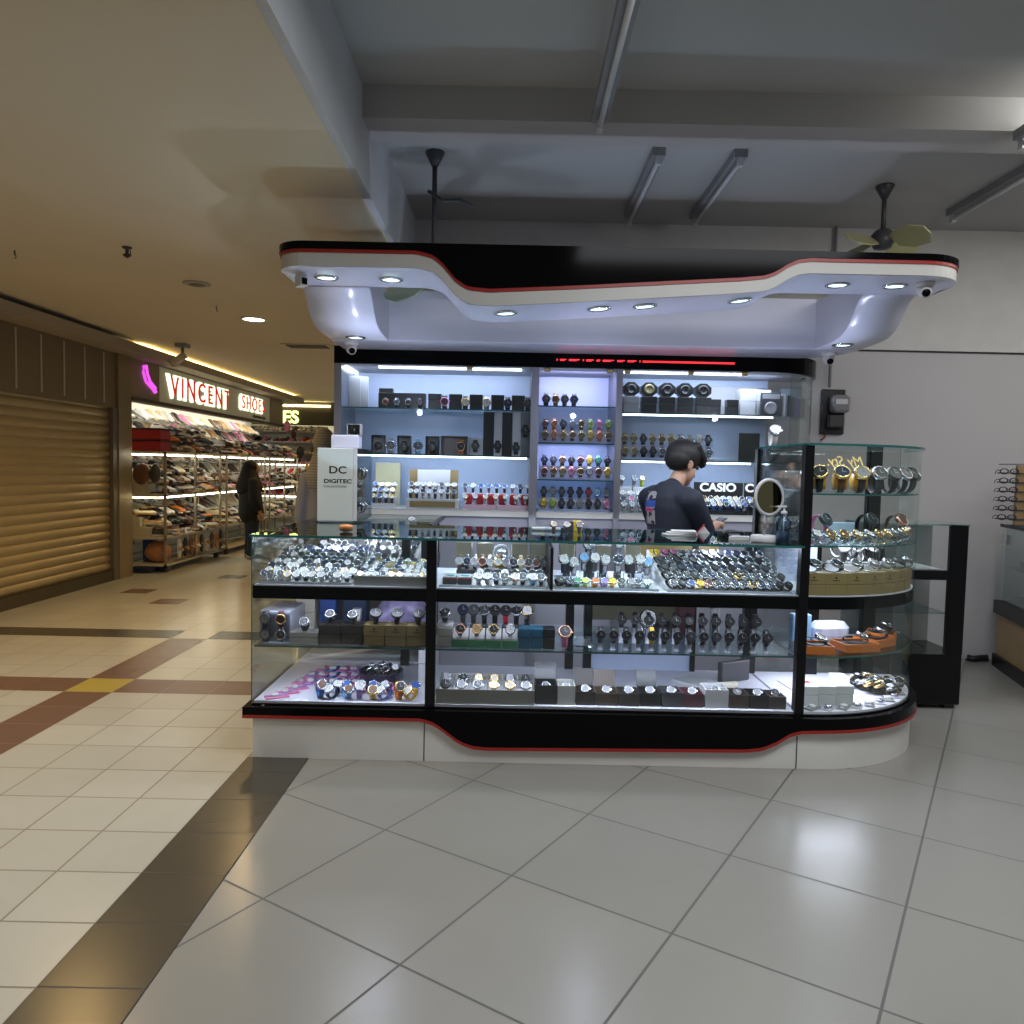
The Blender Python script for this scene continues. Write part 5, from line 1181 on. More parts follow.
def rack(y0, y1, which, rows, pool, n):
    e = empty('shoe_rack', (-4.85, (y0+y1)/2, 0), label=f'wheeled metal shoe rack, {which} one along the lit shop front', cat='shoe rack'); d = (y1-y0)/2
    for sx in (-.25, .22):
        for y in (-d, 0, d-.03): MB().box(sx, sx+.03, y, y+.03, .09, 1.62).build('post', M_rack, e)
    for z in (.09, .45, 1.03, 1.6): MB().box(-.25, .25, -d, d, z, z+.025).build('shelf', M_board, e)
    for z in (1.585, 1.015):
        MB().box(.14, .17, -d+.05, d-.05, z-.018, z).build('tube_light', LED_shop, e)
        MB().box(-.22, .2, -d+.005, -d+.03, z-.018, z).build('tube_light', LED_shop if z > 1.2 else LED_warm, e)
    for y in (-d+.1, d-.1):
        MB().cyl((.2, y-.02, .04), (.2, y+.02, .04), .04).cyl((.2, y, .04), (.2, y, .09), .012).build('caster', PAL['charcoal'], e)
    for z in (.475, 1.055, 1.625):
        MB().prism([(-.24, z), (.0, z), (.0, z+.13), (-.12, z+.13), (-.12, z+.26), (-.24, z+.26)], -d+(.50 if z > 1.5 and which == 'nearest' else .04), d-.04, 0, 'y').build('stepped_board', M_board, e)
    for li, z in enumerate((1.626, 1.056, .476)):
        lv = ('top', 'middle', 'low')[li]
        for q in range(rows):
            for k in range(n):
                if li == 0 and which == 'nearest' and k < 4: continue
                col, sole = rnd.choice(pool)
                kd = rnd.choice(['sneaker', 'sneaker', 'pump', 'sandal'])
                x = -4.85+(.142, .022, -.10)[q]; zz = z+(.0, .131, .261)[q]+(.035 if kd == 'pump' else .005)
                y = y0+.14+(y1-y0-.24)*k/(n-1)+rnd.uniform(-.012, .012)
                o = link('shoe', shoe_mesh(kd, col, sole), (x, y, zz), (0, .02, rnd.uniform(-.25, .25)), None, (1.05, 1.05, 1.15))
                tag(o, f'{col} {kd}, {ORD[k]} along {("front", "middle", "back")[q]} row, {lv} shelf of {which} shoe rack', 'shoe', f'shoes on the {which} rack')
poolA = [('black', 'black'), ('brown', 'beige'), ('charcoal', 'white'), ('beige', 'cream'), ('white', 'white'), ('cream', 'tan'), ('beige', 'brown'), ('black', 'charcoal'), ('black', 'white'), ('tan', 'cream'), ('white', 'grey'), ('brown', 'charcoal'), ('orange', 'brown')]
poolB = [('black', 'charcoal'), ('navy', 'white'), ('brown', 'black'), ('black', 'white'), ('white', 'white'), ('grey', 'white'), ('pink', 'white'), ('cream', 'beige'), ('beige', 'brown'), ('maroon', 'charcoal'), ('black', 'black'), ('white', 'grey')]
rack(10.2, 12.15, 'nearest', 3, poolA, 15)
rack(12.4, 14.35, 'middle', 2, poolB, 15)
rack(14.6, 16.5, 'furthest', 2, poolB, 13)
# shoes massed on the shop wall: nobody could count these
wm = MB(); cols = ['black', 'white', 'beige', 'brown', 'pink', 'olive', 'charcoal', 'maroon', 'cream', 'tan', 'red']
for r in range(10):
    z = .35+.2*r
    for k in range(44):
        M = Matrix.Translation((-5.50+rnd.uniform(-.02, .03), 10.05+.147*k, z+rnd.uniform(-.02, .02))) @ Matrix.Rotation(rnd.uniform(-.2, .2), 4, 'Z') @ Matrix.Rotation(.5, 4, 'Y')
        s_ = shoe_mb(rnd.choice(['sneaker', 'pump'])); a = cols.index(rnd.choice(['black', 'charcoal', 'beige', 'olive', 'cream', 'white', 'tan', 'brown', 'black', 'pink'] if z > 1.6 else ['beige', 'cream', 'brown', 'charcoal']))
        s_.m = [(1 if q == 0 else a) for q in s_.m]
        wm.add(s_.v, s_.f, 0, True, M); wm.m[-len(s_.f):] = s_.m
o = wm.build('shoe_wall', [PAL[c] for c in cols]); tag(o, 'dense rows of assorted shoes filling the lit shop wall behind racks', 'shoes', kind='stuff')
wm = MB()
for r in range(9):
    z = .3+.24*r
    for k in range(26):
        M = Matrix.Translation((-6.4+.085*k, 17.5-.0*k, z+.02)) @ Matrix.Rotation(-PI/2+rnd.uniform(-.3, .3), 4, 'Z') @ Matrix.Rotation(.2, 4, 'Y')
        s_ = shoe_mb(rnd.choice(['sneaker', 'pump'])); a = cols.index(rnd.choice(['black', 'white', 'beige', 'pink', 'cream', 'red', 'black', 'brown']))
        s_.m = [(1 if q == 0 else a) for q in s_.m]; wm.add(s_.v, s_.f, 0, True, M); wm.m[-len(s_.f):] = s_.m
o = wm.build('shoe_rows', [PAL[c] for c in cols]); tag(o, 'many assorted shoes filling the far display facing down the mall', 'shoes', kind='stuff')
e = empty('display_rack', (-5.35, 17.62, 0), label='wide white shoe display facing down the mall beneath the far letters', cat='shoe rack')
MB().box(-1.1, 1.1, .02, .06, 0, 2.35).build('back_board', M_slat, e)
for r in range(9): MB().box(-1.1, 1.1, -.24, .02, .28+.24*r, .295+.24*r).build('shelf', M_board, e)
for r in (2, 5): MB().box(-1.05, 1.05, -.24, -.22, .262+.24*r, .279+.24*r).build('tube_light', LED_shop, e)
# extras around the nearest rack
for k in range(2):
    e = empty('storage_box', (-4.9, 10.42, 1.627+.155*k), label=('red lidded storage box on the nearest rack top, lower of two', 'red lidded storage box on the nearest rack top, upper of two')[k], cat='box')
    MB().bbox(-.2, .2, -.16, .16, 0, .13, .01).build('box_body', PAL['red'], e); MB().bbox(-.21, .21, -.17, .17, .1305, .15, .006).build('lid', PAL['maroon'], e)
def bag(loc, r, m, label, name='bag'):
    mb = MB().ell((0, 0, r[2]), r); 
    for k in range(7): mb.ell((rnd.uniform(-.5, .5)*r[0], rnd.uniform(-.5, .5)*r[1], r[2]*rnd.uniform(.6, 1.5)), tuple(q*.55 for q in r), None, 10, 7)
    o = blob(mb, name, m, None, .02, 2); o.location = loc; return tag(o, label, 'bag')
bag((-4.86, 10.08, 1.17), (.12, .06, .15), PAL['brown'], 'dark brown shoulder bag hung on the end of the nearest rack', 'shoulder_bag')
bag((-4.68, 10.07, 1.19), (.07, .05, .14), PAL['charcoal'], 'small charcoal pouch hung at the nearest rack corner post', 'hanging_pouch')
bag((-4.80, 10.42, .116), (.18, .13, .15), mat('bag_orange', (.45, .2, .1), .3, noise=.5, nscale=14), 'orange and white plastic bag on bottom shelf of nearest rack', 'plastic_bag')
MB().bbox(-.07, .07, -.08, .08, 0, .3, .01).build('blue_sack', PAL['blue'], None, (-5.0, 10.6, .116), label='blue upright sack on the bottom shelf of the nearest rack', cat='sack')
for k in range(9):
    e = empty('hanging_sandal', (-4.585, 10.55+.19*k, .43), 0, f'{("white", "black", "brown", "tan", "black", "white", "brown", "orange", "charcoal")[k]} sandal hung on the low rail, {ORD[k]} from the near end', 'sandal', 'sandals hung below the nearest rack')
    c = ('white', 'black', 'brown', 'tan', 'black', 'white', 'brown', 'orange', 'charcoal')[k]
    MB().add(*[[(.0, .05*math.sin(a)*1.0, -.13-.13*math.cos(a)) for a in [2*PI*q/16 for q in range(16)]]+[(.022, .05*math.sin(a), -.13-.13*math.cos(a)) for a in [2*PI*q/16 for q in range(16)]], [tuple(range(16)), tuple(range(31, 15, -1))]+[(q, (q+1) % 16, 16+(q+1) % 16, 16+q) for q in range(16)]]).build('sole', PAL[c], e)
    MB().tube([(.022, -.045, -.12), (.06, -.02, -.15), (.065, 0, -.16), (.06, .02, -.15), (.022, .045, -.12)], .012).build('strap', PAL['tan' if c != 'tan' else 'white'], e)
for k, (y, c, lb) in enumerate(((10.25, 'navy', 'navy bundle on the floor under the nearest rack end'), (10.55, 'blue', 'blue bundle on the floor under the nearest rack'))):
    MB().bbox(-.15, .1, -.1, .1, 0, .08, .02).build('floor_bundle', PAL[c], None, (-4.9, y, 0.001), label=lb, cat='bundle')
for k, (x, y, c, r, lb) in enumerate(((-4.6, 17.2, 'yellow', .05, 'yellow hanging tag bag before the far shoe display'), (-4.75, 17.2, 'black', .09, 'black hanging bag before the far shoe display'), (-5.05, 17.2, 'pink', .08, 'pink hanging bag over the far shoe display'), (-4.9, 17.2, 'maroon', .06, 'maroon hanging bag over the far shoe display'))):
    z = (1.35, 1.6, 2.2, 2.05)[k]
    o = bag((x, y, z), (r, .05, r*1.6), PAL[c], lb, 'hanging_bag')

# ================================================================== RIGHT SIDE
e = empty('black_showcase', (2.62, 4.9, 0), label='dark-framed glass showcase standing behind the tall round case', cat='display case')
MB().bbox(-.3, .30, 0, .45, .03, .36, .004).build('base_cabinet', M_blackm, e)
MB().box(.19, .30, 0, .03, .36, 1.19).build('front_post', M_blackm, e); MB().box(-.3, .3, .42, .45, .36, 1.19).build('rear_board', PAL['grey'], e)
MB().box(-.3, -.27, 0, .03, .36, 1.19).build('front_post', M_blackm, e)
MB().box(-.3, .305, -.005, .45, 1.19, 1.2).build('top_sheet', G_top, e)
MB().box(-.27, .19, .002, .42, .84, .9).build('shelf_band', M_blackm, e)
for z in (.62,): MB().box(-.27, .19, .01, .42, z, z+.008).build('glass_shelf', G_shelf, e)
MB().box(-.27, .19, .0, .005, .36, 1.19).build('glass_front', G_clear, e)
MB().box(-.25, .17, .03, .40, .9005, .905).build('white_mat', PAL['white'], e)
for x in (-.25, .25): MB().box(x-.03, x+.03, .03, .09, 0, .03).build('foot', PAL['charcoal'], e)
MB().tube([(-.2, .05, .37), (.0, .1, .45), (.15, .12, .37)], .006).build('loose_cable', PAL['black'], None, (2.6, 4.93, .0), label='thin black cable lying inside the dark-framed showcase', cat='cable')
M_wood = mat('counter_wood', (.34, .22, .09), .4, noise=.25, nscale=5)
A = Vector((3.90, 6.10)); B = Vector((3.60, 5.0)); ang = math.atan2(B.y-A.y, B.x-A.x)
e = empty('optical_counter', (A.x, A.y, 0), ang, label='wooden optical counter with black trim and glass top by the wall', cat='display case')
L_ = (B-A).length
MB().box(0, L_, .0, .55, .10, .43).build('wood_front', M_wood, e)
MB().box(-.01, L_, -.02, .56, 0, .10).build('black_base', M_blackm, e)
MB().box(-.01, L_, -.03, .57, .43, .53).build('black_band', M_blackm, e)
MB().box(0, L_, 0, .006, .53, 1.12).box(0, .006, 0.006, .55, .53, 1.12).build('glass_front', G_clear, e)
MB().box(-.01, L_, -.01, .56, 1.12, 1.13).build('glass_top', G_top, e)
MB().box(-.012, L_, -.012, -.01, 1.115, 1.14).build('top_edge', M_blackm, e)
MB().box(.01, L_, .02, .53, .80, .808).build('glass_shelf', G_shelf, e)
MB().box(.2, .26, .50, .54, .53, 1.12).build('green_post', mat('post_green', (.12, .3, .05), .4), e)
MB().box(.03, .13, -.0115, -.0105, .98, 1.06).build('sticker', PAL['white'], e)
R2 = Matrix.Translation((A.x, A.y, 0)) @ Matrix.Rotation(ang, 4, 'Z')
def specs(loc, rz, label, group, s=1.0, m='black'):
    e = empty('eyeglasses', loc, rz, label, 'eyeglasses', group)
    mb = MB()
    for sx in (-.034, .034):
        n = 12; mb.add([(sx+r*math.cos(2*PI*k/n)*1.1, y, r*math.sin(2*PI*k/n)*.85) for k in range(n) for r in (.028, .0205) for y in (0, .006)], [(4*k+a, 4*((k+1) % n)+a, 4*((k+1) % n)+b, 4*k+b) for k in range(n) for a, b in ((0, 1), (1, 3), (3, 2), (2, 0))])
    mb.box(-.008, .008, 0, .004, .004, .009)
    mb.build('rim', PAL[m], e)
    for sx in (-1, 1): MB().tube([(sx*.062, .002, .008), (sx*.063, .06, .01), (sx*.06, .12, .0), (sx*.058, .14, -.02)], .003, 5).build('temple', PAL[m], e)
    return e
for k in range(5):
    p = R2 @ Vector((.15+.19*k, .1, 0)); specs((p.x, p.y, .835), ang-.1, f'dark eyeglasses on the glass shelf of wooden counter, {nth(k, 5)}', 'eyeglasses on the counter shelf')
for k in range(5):
    p = R2 @ Vector((.15+.19*k, .1, 0)); specs((p.x, p.y, .558), ang+.1, f'brown eyeglasses on the black band of wooden counter, {nth(k, 5)}', 'eyeglasses on the counter floor', 1, 'brown')
p = R2 @ Vector((.20, .045, 0)); px, py = p.x, p.y
e = empty('eyeglass_rack', (px, py, 1.131), -.3, 'wooden-post eyeglass rack standing on the optical counter', 'rack')
MB().box(-.07, .07, -.05, .05, 0, .015).build('base', PAL['charcoal'], e); MB().bbox(-.035, .035, -.02, .02, .015, .47, .004).build('post', mat('rack_wood', (.3, .19, .09), .45, noise=.2), e)
MB().box(-.15, .15, -.02, .02, .471, .482).build('top_bar', M_alu, e)
for r in range(6):
    MB().cyl((-.17, -.03, .06+.07*r), (.17, -.03, .06+.07*r), .005).build('arm', PAL['charcoal'], e)
    for k in range(2):
        sx = (-.095, .095)[k]; c, s_ = math.cos(-.3), math.sin(-.3)
        specs((px+sx*c+.05*s_, py+sx*s_-.05*c, 1.131+.072+.07*r), -.3, f'black eyeglasses {("on the wall side", "on the shop side")[k]} of rack, {("bottom", "fifth", "fourth", "third", "second", "top")[r]} row', 'eyeglasses on the rack')
MB().tube([(0, 0, .03), (-.06, .02, .02), (-.12, -.01, .02), (-.16, .02, .025)], .03).build('floor_cable_bundle', PAL['black'], None, (3.92, 6.22, .0), label='black cable bundle on the floor by the wooden counter', cat='cable')

# ================================================================== PEOPLE
M_skin = mat('skin', (.42, .25, .17), .5, noise=.05); M_skin2 = mat('skin_shade', (.36, .21, .14), .5, noise=.05)
M_hair = mat('hair_black', (.006, .005, .005), .6, noise=.3, nscale=60)
M_shirt = mat('tee_navy', (.010, .013, .026), .75, noise=.15, nscale=20)
def fingers(mb, wrist, d, up, side, r=.0085, curl=.6, L=.075, palm=.09):
    """palm + five separate fingers; d hand direction, up = back of the hand, side = thumb side"""
    w = Vector(wrist); d = Vector(d).normalized(); up = Vector(up).normalized(); side = Vector(side).normalized()
    mb.cap(w, w+d*palm*.85, .024, .036, 14, 0, .5)
    for k in range(4):
        off = side*(.030-.020*k); b = w+d*palm*(.9-.03*abs(k-1))+off
        l = L*(.95, 1.05, 1.0, .8)[k]
        p1 = b+(d*math.cos(curl*.5)-up*math.sin(curl*.5))*l*.5
        p2 = p1+(d*math.cos(curl*1.3)-up*math.sin(curl*1.3))*l*.32
        p3 = p2+(d*math.cos(curl*2.0)-up*math.sin(curl*2.0))*l*.25
        mb.cap(b-d*.02, p1, r*1.05, r, 8); mb.cap(p1, p2, r, r*.92, 8); mb.cap(p2, p3, r*.92, r*.8, 8)
    b = w+d*.03+side*.028; p1 = b+(d*.6+side*.7-up*.2).normalized()*.038; p2 = p1+(d*.9+side*.1-up*.35).normalized()*.03
    mb.cap(b, p1, r*1.3, r*1.1, 8); mb.cap(p1, p2, r*1.1, r*.9, 8)
# ---- the seller: seen from behind, turned to the hall side, head bowed to the phone in his hands
px0, py0 = 1.05, 5.02
yaw = math.radians(-54)        # local +Y is his forward; he faces +X and away
e = empty('person', (px0, py0, 0), yaw, 'seller in a printed navy t-shirt behind the counter looking down at his phone', 'person')
b = MB()
# legs, pelvis, torso, neck (local: forward +Y, right +X)
for s_ in (-1, 1):
    b.cap((s_*.09, 0, .92), (s_*.10, .02, .50), .085, .06); b.cap((s_*.10, .02, .50), (s_*.10, -.01, .09), .055, .038)
    b.cap((s_*.10, -.03, .05), (s_*.11, .16, .035), .04, .035)
b.cap((0, -.01, .95), (0, -.02, 1.12), .14, .135, 18, 0, .8); b.cap((0, -.02, 1.12), (0, -.03, 1.33), .135, .155, 18, 0, .75)
b.cap((-.13, -.03, 1.385), (.13, -.03, 1.385), .07, .07)
b.cap((0, -.03, 1.38), (0, .045, 1.515), .062, .054)
# head bowed forward
Hd = Matrix.Translation((0, .085, 1.605)) @ Matrix.Rotation(-.42, 4, 'X') @ Matrix.Rotation(-.06, 4, 'Z') @ Matrix.Scale(1.14, 4)
def H(p): return tuple(Hd @ Vector(p))
def R3(M): return M.to_3x3().to_4x4()
b.ell(H((0, -.01, .035)), (.076, .096, .092), R3(Hd), 20, 14)
b.ell(H((0, .035, -.035)), (.060, .062, .075), R3(Hd), 18, 12)
b.ell(H((0, .062, -.088)), (.034, .032, .024), R3(Hd), 12, 8)
b.cap(H((0, .092, .012)), H((0, .112, -.026)), .010, .014, 10); b.ell(H((.012, .104, -.03)), (.009, .01, .008)); b.ell(H((-.012, .104, -.03)), (.009, .01, .008))
b.ell(H((0, .094, -.058)), (.022, .011, .006), R3(Hd), 12, 6); b.ell(H((0, .092, -.068)), (.019, .011, .006), R3(Hd), 12, 6)
for s_ in (-1, 1):
    b.ell(H((s_*.03, .088, .022)), (.020, .01, .006), R3(Hd), 12, 6)
    b.ell(H((s_*.078, -.012, -.012)), (.010, .022, .033), R3(Hd), 12, 8); b.cap(H((s_*.08, -.02, .008)), H((s_*.086, -.03, .0)), .010, .010, 8)
# arms: both forearms forward over the counter, phone between the hands
for s_, el, wr in ((-1, (-.22, .09, 1.16), (-.09, .33, 1.20)), (1, (.185, .12, 1.155), (.08, .36, 1.19))):
    b.cap((s_*.19, -.03, 1.37), el, .056, .045); b.cap(el, wr, .043, .028)
    fingers(b, wr, (-s_*.35, .8, .05), (-s_*.15, .0, 1) if s_ < 0 else (.55, .1, .8), (-s_*.8, -.2, .5), .0085, .75)
body = blob(b, 'body', M_skin, e, .0065, 3)
h = MB()
h.ell(H((0, -.018, .050)), (.096, .114, .098), R3(Hd), 22, 14); h.ell(H((0, -.045, .012)), (.088, .082, .072), R3(Hd), 18, 12)
for k in range(9): h.cap(H((-.07+.0175*k, .0, .115)), H((-.076+.019*k, .088, .062-.005*(k % 2))), .030, .020, 8); h.cap(H((-.076+.019*k, .088, .062)), H((-.07+.0175*k, .100, .030-.006*(k % 2))), .018, .010, 8)
blob(h, 'hair', M_hair, e, .006, 3)
for s_ in (-1, 1): MB().ell(H((s_*.03, .0935, .012)), (.012, .006, .006), R3(Hd), 10, 6).build('eye', PAL['charcoal'], e)
t = MB()
t.cap((0, -.015, .93), (0, -.025, 1.12), .172, .165, 22, 0, .82); t.cap((0, -.025, 1.12), (0, -.035, 1.32), .165, .178, 22, 0, .75)
t.cap((-.13, -.035, 1.375), (.13, -.035, 1.375), .088, .088, 18); t.cap((0, -.035, 1.40), (0, -.01, 1.445), .085, .068, 18)
for s_, el in ((-1, (-.22, .09, 1.16)), (1, (.185, .12, 1.155))):
    a = Vector((s_*.185, -.03, 1.365)); t.cap(a, a.lerp(Vector(el), .95), .082, .068, 18)
shirt = blob(t, 'tshirt', M_shirt, e, .009, 4)
j = MB()
for s_ in (-1, 1): j.cap((s_*.09, 0, .93), (s_*.10, .02, .50), .105, .082); j.cap((s_*.10, .02, .50), (s_*.10, -.01, .08), .08, .065)
j.cap((0, -.01, .93), (0, -.01, .98), .16, .155, 18, 0, .85)
blob(j, 'trousers', mat('trousers_dark', (.03, .035, .05), .8), e, .014, 3)
for s_ in (-1, 1): blob(MB().cap((s_*.10, -.035, .05), (s_*.11, .17, .042), .05, .045).box(s_*.105-.045, s_*.105+.045, -.08, .2, .004, .03), 'shoe', PAL['black'], e, .01, 2)
# print on the upper back (a patch that follows the shirt)
M_print = mat('print_grey', (.38, .36, .36), .7, noise=0)
N, L = nodes_of(M_print); vo = N.new('ShaderNodeTexNoise'); vo.inputs['Scale'].default_value = 26; vo.inputs['Detail'].default_value = 2
tc_ = N.new('ShaderNodeTexCoord'); L.new(tc_.outputs['Object'], vo.inputs['Vector']); rp = N.new('ShaderNodeValToRGB'); rp.color_ramp.interpolation = 'CONSTANT'
rp.color_ramp.elements[0].color = (.015, .016, .022, 1); rp.color_ramp.elements[1].position = .47; rp.color_ramp.elements[1].color = (.34, .33, .34, 1)
L.new(vo.outputs['Fac'], rp.inputs[0]); L.new(rp.outputs[0], N['Principled BSDF'].inputs['Base Color'])
from mathutils.bvhtree import BVHTree
bv = BVHTree.FromPolygons([v.co.copy() for v in shirt.data.vertices], [tuple(p.vertices) for p in shirt.data.polygons])
def patch(name, x0, x1, z0, z1, m, off=.003, nx=10, nz=10):
    mb = MB(); vs = []
    for i in range(nz+1):
        for k in range(nx+1):
            x = x0+(x1-x0)*k/nx; z = z0+(z1-z0)*i/nz
            hit = bv.ray_cast(Vector((x, -1, z)), Vector((0, 1, 0)))
            y = hit[0].y-off if hit[0] else -.2
            vs.append((x, y, z))
    mb.add(vs, [(i*(nx+1)+k, i*(nx+1)+k+1, (i+1)*(nx+1)+k+1, (i+1)*(nx+1)+k) for i in range(nz) for k in range(nx)], 0, True)
    return mb.build(name, m, e)
patch('back_print', -.125, -.005, 1.20, 1.42, M_print)
patch('print_band', -.12, .0, 1.315, 1.36, mat('print_blue', (.03, .08, .35), .7, noise=.3, nscale=30), .005)
patch('print_band', -.13, -.02, 1.285, 1.305, mat('print_pink', (.55, .05, .16), .7), .005)
Ry = Matrix.Translation((px0, py0, 0)) @ Matrix.Rotation(yaw, 4, 'Z')
q = Ry @ Vector((0.0, .445, 1.16))
bpy.data.objects['person'].scale = (.97, .97, .965)
ph = empty('mobile_phone', tuple(q), yaw, 'black mobile phone held in the hands of the bowed seller', 'phone')
ph.rotation_euler = (.35, 0, yaw)
MB().bbox(-.036, .036, -.075, .075, -.005, .004, .003).build('phone_body', TB, ph)
MB().box(-.032, .032, -.068, .068, .0042, .0048).build('screen', mat('phone_screen', (.05, .06, .08), .1, emit=.15, ecol=(.6, .7, .9), noise=0), ph)

# ---- woman in black before the racks, turned to the shelves on her right, seen from the side
M_robe = mat('black_cloth', (.003, .003, .0035), .85, noise=.2, nscale=15)
e = empty('person', (-4.06, 11.95, 0), math.radians(-62), 'woman in black headscarf and long black top standing before the shoe racks', 'person')
b = MB()
for s_ in (-1, 1):
    b.cap((s_*.08, 0, .82), (s_*.085, .01, .44), .08, .052); b.cap((s_*.085, .01, .44), (s_*.085, -.02, .07), .05, .034); b.cap((s_*.085, -.03, .04), (s_*.09, .13, .03), .035, .03)
b.cap((0, 0, .86), (0, -.01, 1.22), .13, .13, 16, 0, .8); b.cap((0, -.01, 1.2), (0, .01, 1.34), .06, .048)
b.ell((0, .02, 1.42), (.068, .086, .095)); b.ell((0, .055, 1.375), (.05, .05, .06)); b.cap((0, .10, 1.42), (0, .112, 1.395), .009, .012)
b.ell((0, .1, 1.365), (.02, .01, .006)); b.ell((.028, .098, 1.432), (.014, .008, .005)); b.ell((-.028, .098, 1.432), (.014, .008, .005))
for s_ in (-1, 1):
    b.cap((s_*.16, 0, 1.2), (s_*.21, -.01, .96), .05, .042); b.cap((s_*.21, -.01, .96), (s_*.19, .07, .76), .04, .027)
    fingers(b, (s_*.19, .07, .75), (-s_*.05, .15, -1), (s_, .1, 0), (-s_*.2, 1, 0), .009, .35)
blob(b, 'body', M_skin2, e, .009, 3)
t = MB().cap((0, 0, .72), (0, -.01, 1.0), .20, .175, 20, 0, .8).cap((0, -.01, 1.0), (0, -.01, 1.2), .175, .15, 20, 0, .8)
for s_ in (-1, 1): t.cap((s_*.15, 0, 1.2), (s_*.215, -.01, .96), .07, .062); t.cap((s_*.215, -.01, .96), (s_*.195, .055, .80), .06, .05)
blob(t, 'long_top', M_robe, e, .014, 4)
t = MB().ell((0, -.012, 1.432), (.092, .098, .108)).cap((0, -.035, 1.40), (0, -.03, 1.12), .095, .175, 18, 0, .95).cap((0, .03, 1.3), (0, .045, 1.12), .075, .13, 16, 0, .8)
blob(t, 'headscarf', M_robe, e, .011, 4)
t = MB()
for s_ in (-1, 1): t.cap((s_*.08, 0, .82), (s_*.087, .01, .44), .095, .07); t.cap((s_*.087, .01, .44), (s_*.087, -.02, .08), .07, .052)
blob(t, 'trousers', mat('jeans_dark', (.012, .016, .03), .8), e, .014, 3)
for s_ in (-1, 1): blob(MB().cap((s_*.085, -.035, .045), (s_*.09, .14, .036), .044, .038), 'shoe', PAL['grey'], e, .01, 2)

e.scale = (1.22, 1.2, 1.0)
# ---- person in a grey robe and striped headscarf at the mall side of the kiosk
M_strip = mat('scarf_grey', (.24, .23, .20), .8, noise=.1)
N, L = nodes_of(M_strip); w_ = N.new('ShaderNodeTexWave'); w_.inputs['Scale'].default_value = 14; w_.inputs['Distortion'].default_value = 2; w_.bands_direction = 'Z'
tc_ = N.new('ShaderNodeTexCoord'); L.new(tc_.outputs['Object'], w_.inputs['Vector'])
cr = N.new('ShaderNodeMix'); cr.data_type = 'RGBA'; cr.inputs[6].default_value = (.17, .165, .15, 1); cr.inputs[7].default_value = (.30, .29, .26, 1)
L.new(w_.outputs['Fac'], cr.inputs[0]); L.new(cr.outputs[2], N['Principled BSDF'].inputs['Base Color'])
e = empty('person', (-1.56, 6.36, 0), .3, 'person in long grey robe and striped headscarf seen from behind beside the cabinet', 'person')
b = MB()
for s_ in (-1, 1):
    b.cap((s_*.09, 0, .95), (s_*.095, .01, .5), .085, .055); b.cap((s_*.095, .01, .5), (s_*.095, -.02, .09), .05, .036); b.cap((s_*.095, -.03, .05), (s_*.10, .15, .035), .04, .033)
b.cap((0, 0, .98), (0, -.01, 1.38), .14, .14, 16, 0, .8); b.cap((0, 0, 1.36), (0, .015, 1.54), .06, .052)
b.ell((0, .02, 1.65), (.074, .092, .105)); b.ell((0, .055, 1.60), (.054, .055, .068)); b.cap((0, .105, 1.65), (0, .118, 1.62), .01, .013)
b.ell((0, .105, 1.585), (.02, .01, .006)); b.ell((.03, .103, 1.662), (.015, .008, .005)); b.ell((-.03, .103, 1.662), (.015, .008, .005))
for s_ in (-1, 1):
    b.cap((s_*.18, 0, 1.36), (s_*.22, 0, 1.08), .05, .042); b.cap((s_*.22, 0, 1.08), (s_*.21, .08, .84), .04, .027)
    fingers(b, (s_*.21, .08, .83), (0, .15, -1), (s_, .1, 0), (-s_*.2, 1, 0), .009, .35)
blob(b, 'body', M_skin2, e, .01, 3)
t = MB().cap((0, 0, .14), (0, 0, .95), .24, .19, 24, 0, .8).cap((0, 0, .95), (0, -.01, 1.36), .19, .165, 22, 0, .75).cap((-.11, 0, 1.36), (.11, 0, 1.36), .09, .09)
for s_ in (-1, 1): t.cap((s_*.17, 0, 1.36), (s_*.225, 0, 1.08), .08, .07); t.cap((s_*.225, 0, 1.08), (s_*.215, .07, .87), .07, .06)
blob(t, 'robe', mat('robe_grey', (.20, .20, .22), .8, noise=.12, nscale=10), e, .016, 3)
t = MB().ell((0, -.0, 1.675), (.112, .118, .125)).cap((0, -.03, 1.58), (0, -.03, 1.40), .11, .19, 20, 0, .8).ell((0, -.06, 1.66), (.11, .09, .10))
blob(t, 'headscarf', M_strip, e, .012, 4)
for s_ in (-1, 1): blob(MB().cap((s_*.095, -.035, .045), (s_*.10, .16, .038), .048, .04), 'shoe', PAL['charcoal'], e, .012, 2)
e.scale = (.82, .85, 1.0)

# the remaining, smallest watches as one object
o = stuff_mb.build('watches', [PAL[c] for c in STUFF_M])
tag(o, 'many small silver and dark watches massed on the far trays and cabinet floor', 'watches', kind='stuff')

# ================================================================== CAMERA, LIGHT
cam = bpy.data.cameras.new('camera'); cam.sensor_width = 36; cam.lens = 769/1024*36; cam.clip_start = .05; cam.clip_end = 200
co = bpy.data.objects.new('camera', cam); COL.objects.link(co)
co.matrix_world = Matrix.Translation((0, 0, 1.5)) @ Matrix.Rotation(math.radians(90-3.27), 4, 'X') @ Matrix.Rotation(math.radians(1.2), 4, 'Z')
sc.camera = co
w = bpy.data.worlds.new('world'); sc.world = w; w.use_nodes = True
w.node_tree.nodes['Background'].inputs[0].default_value = (.95, .97, 1, 1); w.node_tree.nodes['Background'].inputs[1].default_value = .11
def area(name, loc, size, energy, color=(1, 1, 1), rot=(0, 0, 0), size_y=None, spread=PI):
    l = bpy.data.lights.new(name, 'AREA'); l.energy = energy; l.color = color; l.size = size; l.spread = spread
    if size_y: l.shape = 'RECTANGLE'; l.size_y = size_y
    o = bpy.data.objects.new(name, l); COL.objects.link(o); o.location = loc; o.rotation_euler = rot
    return o
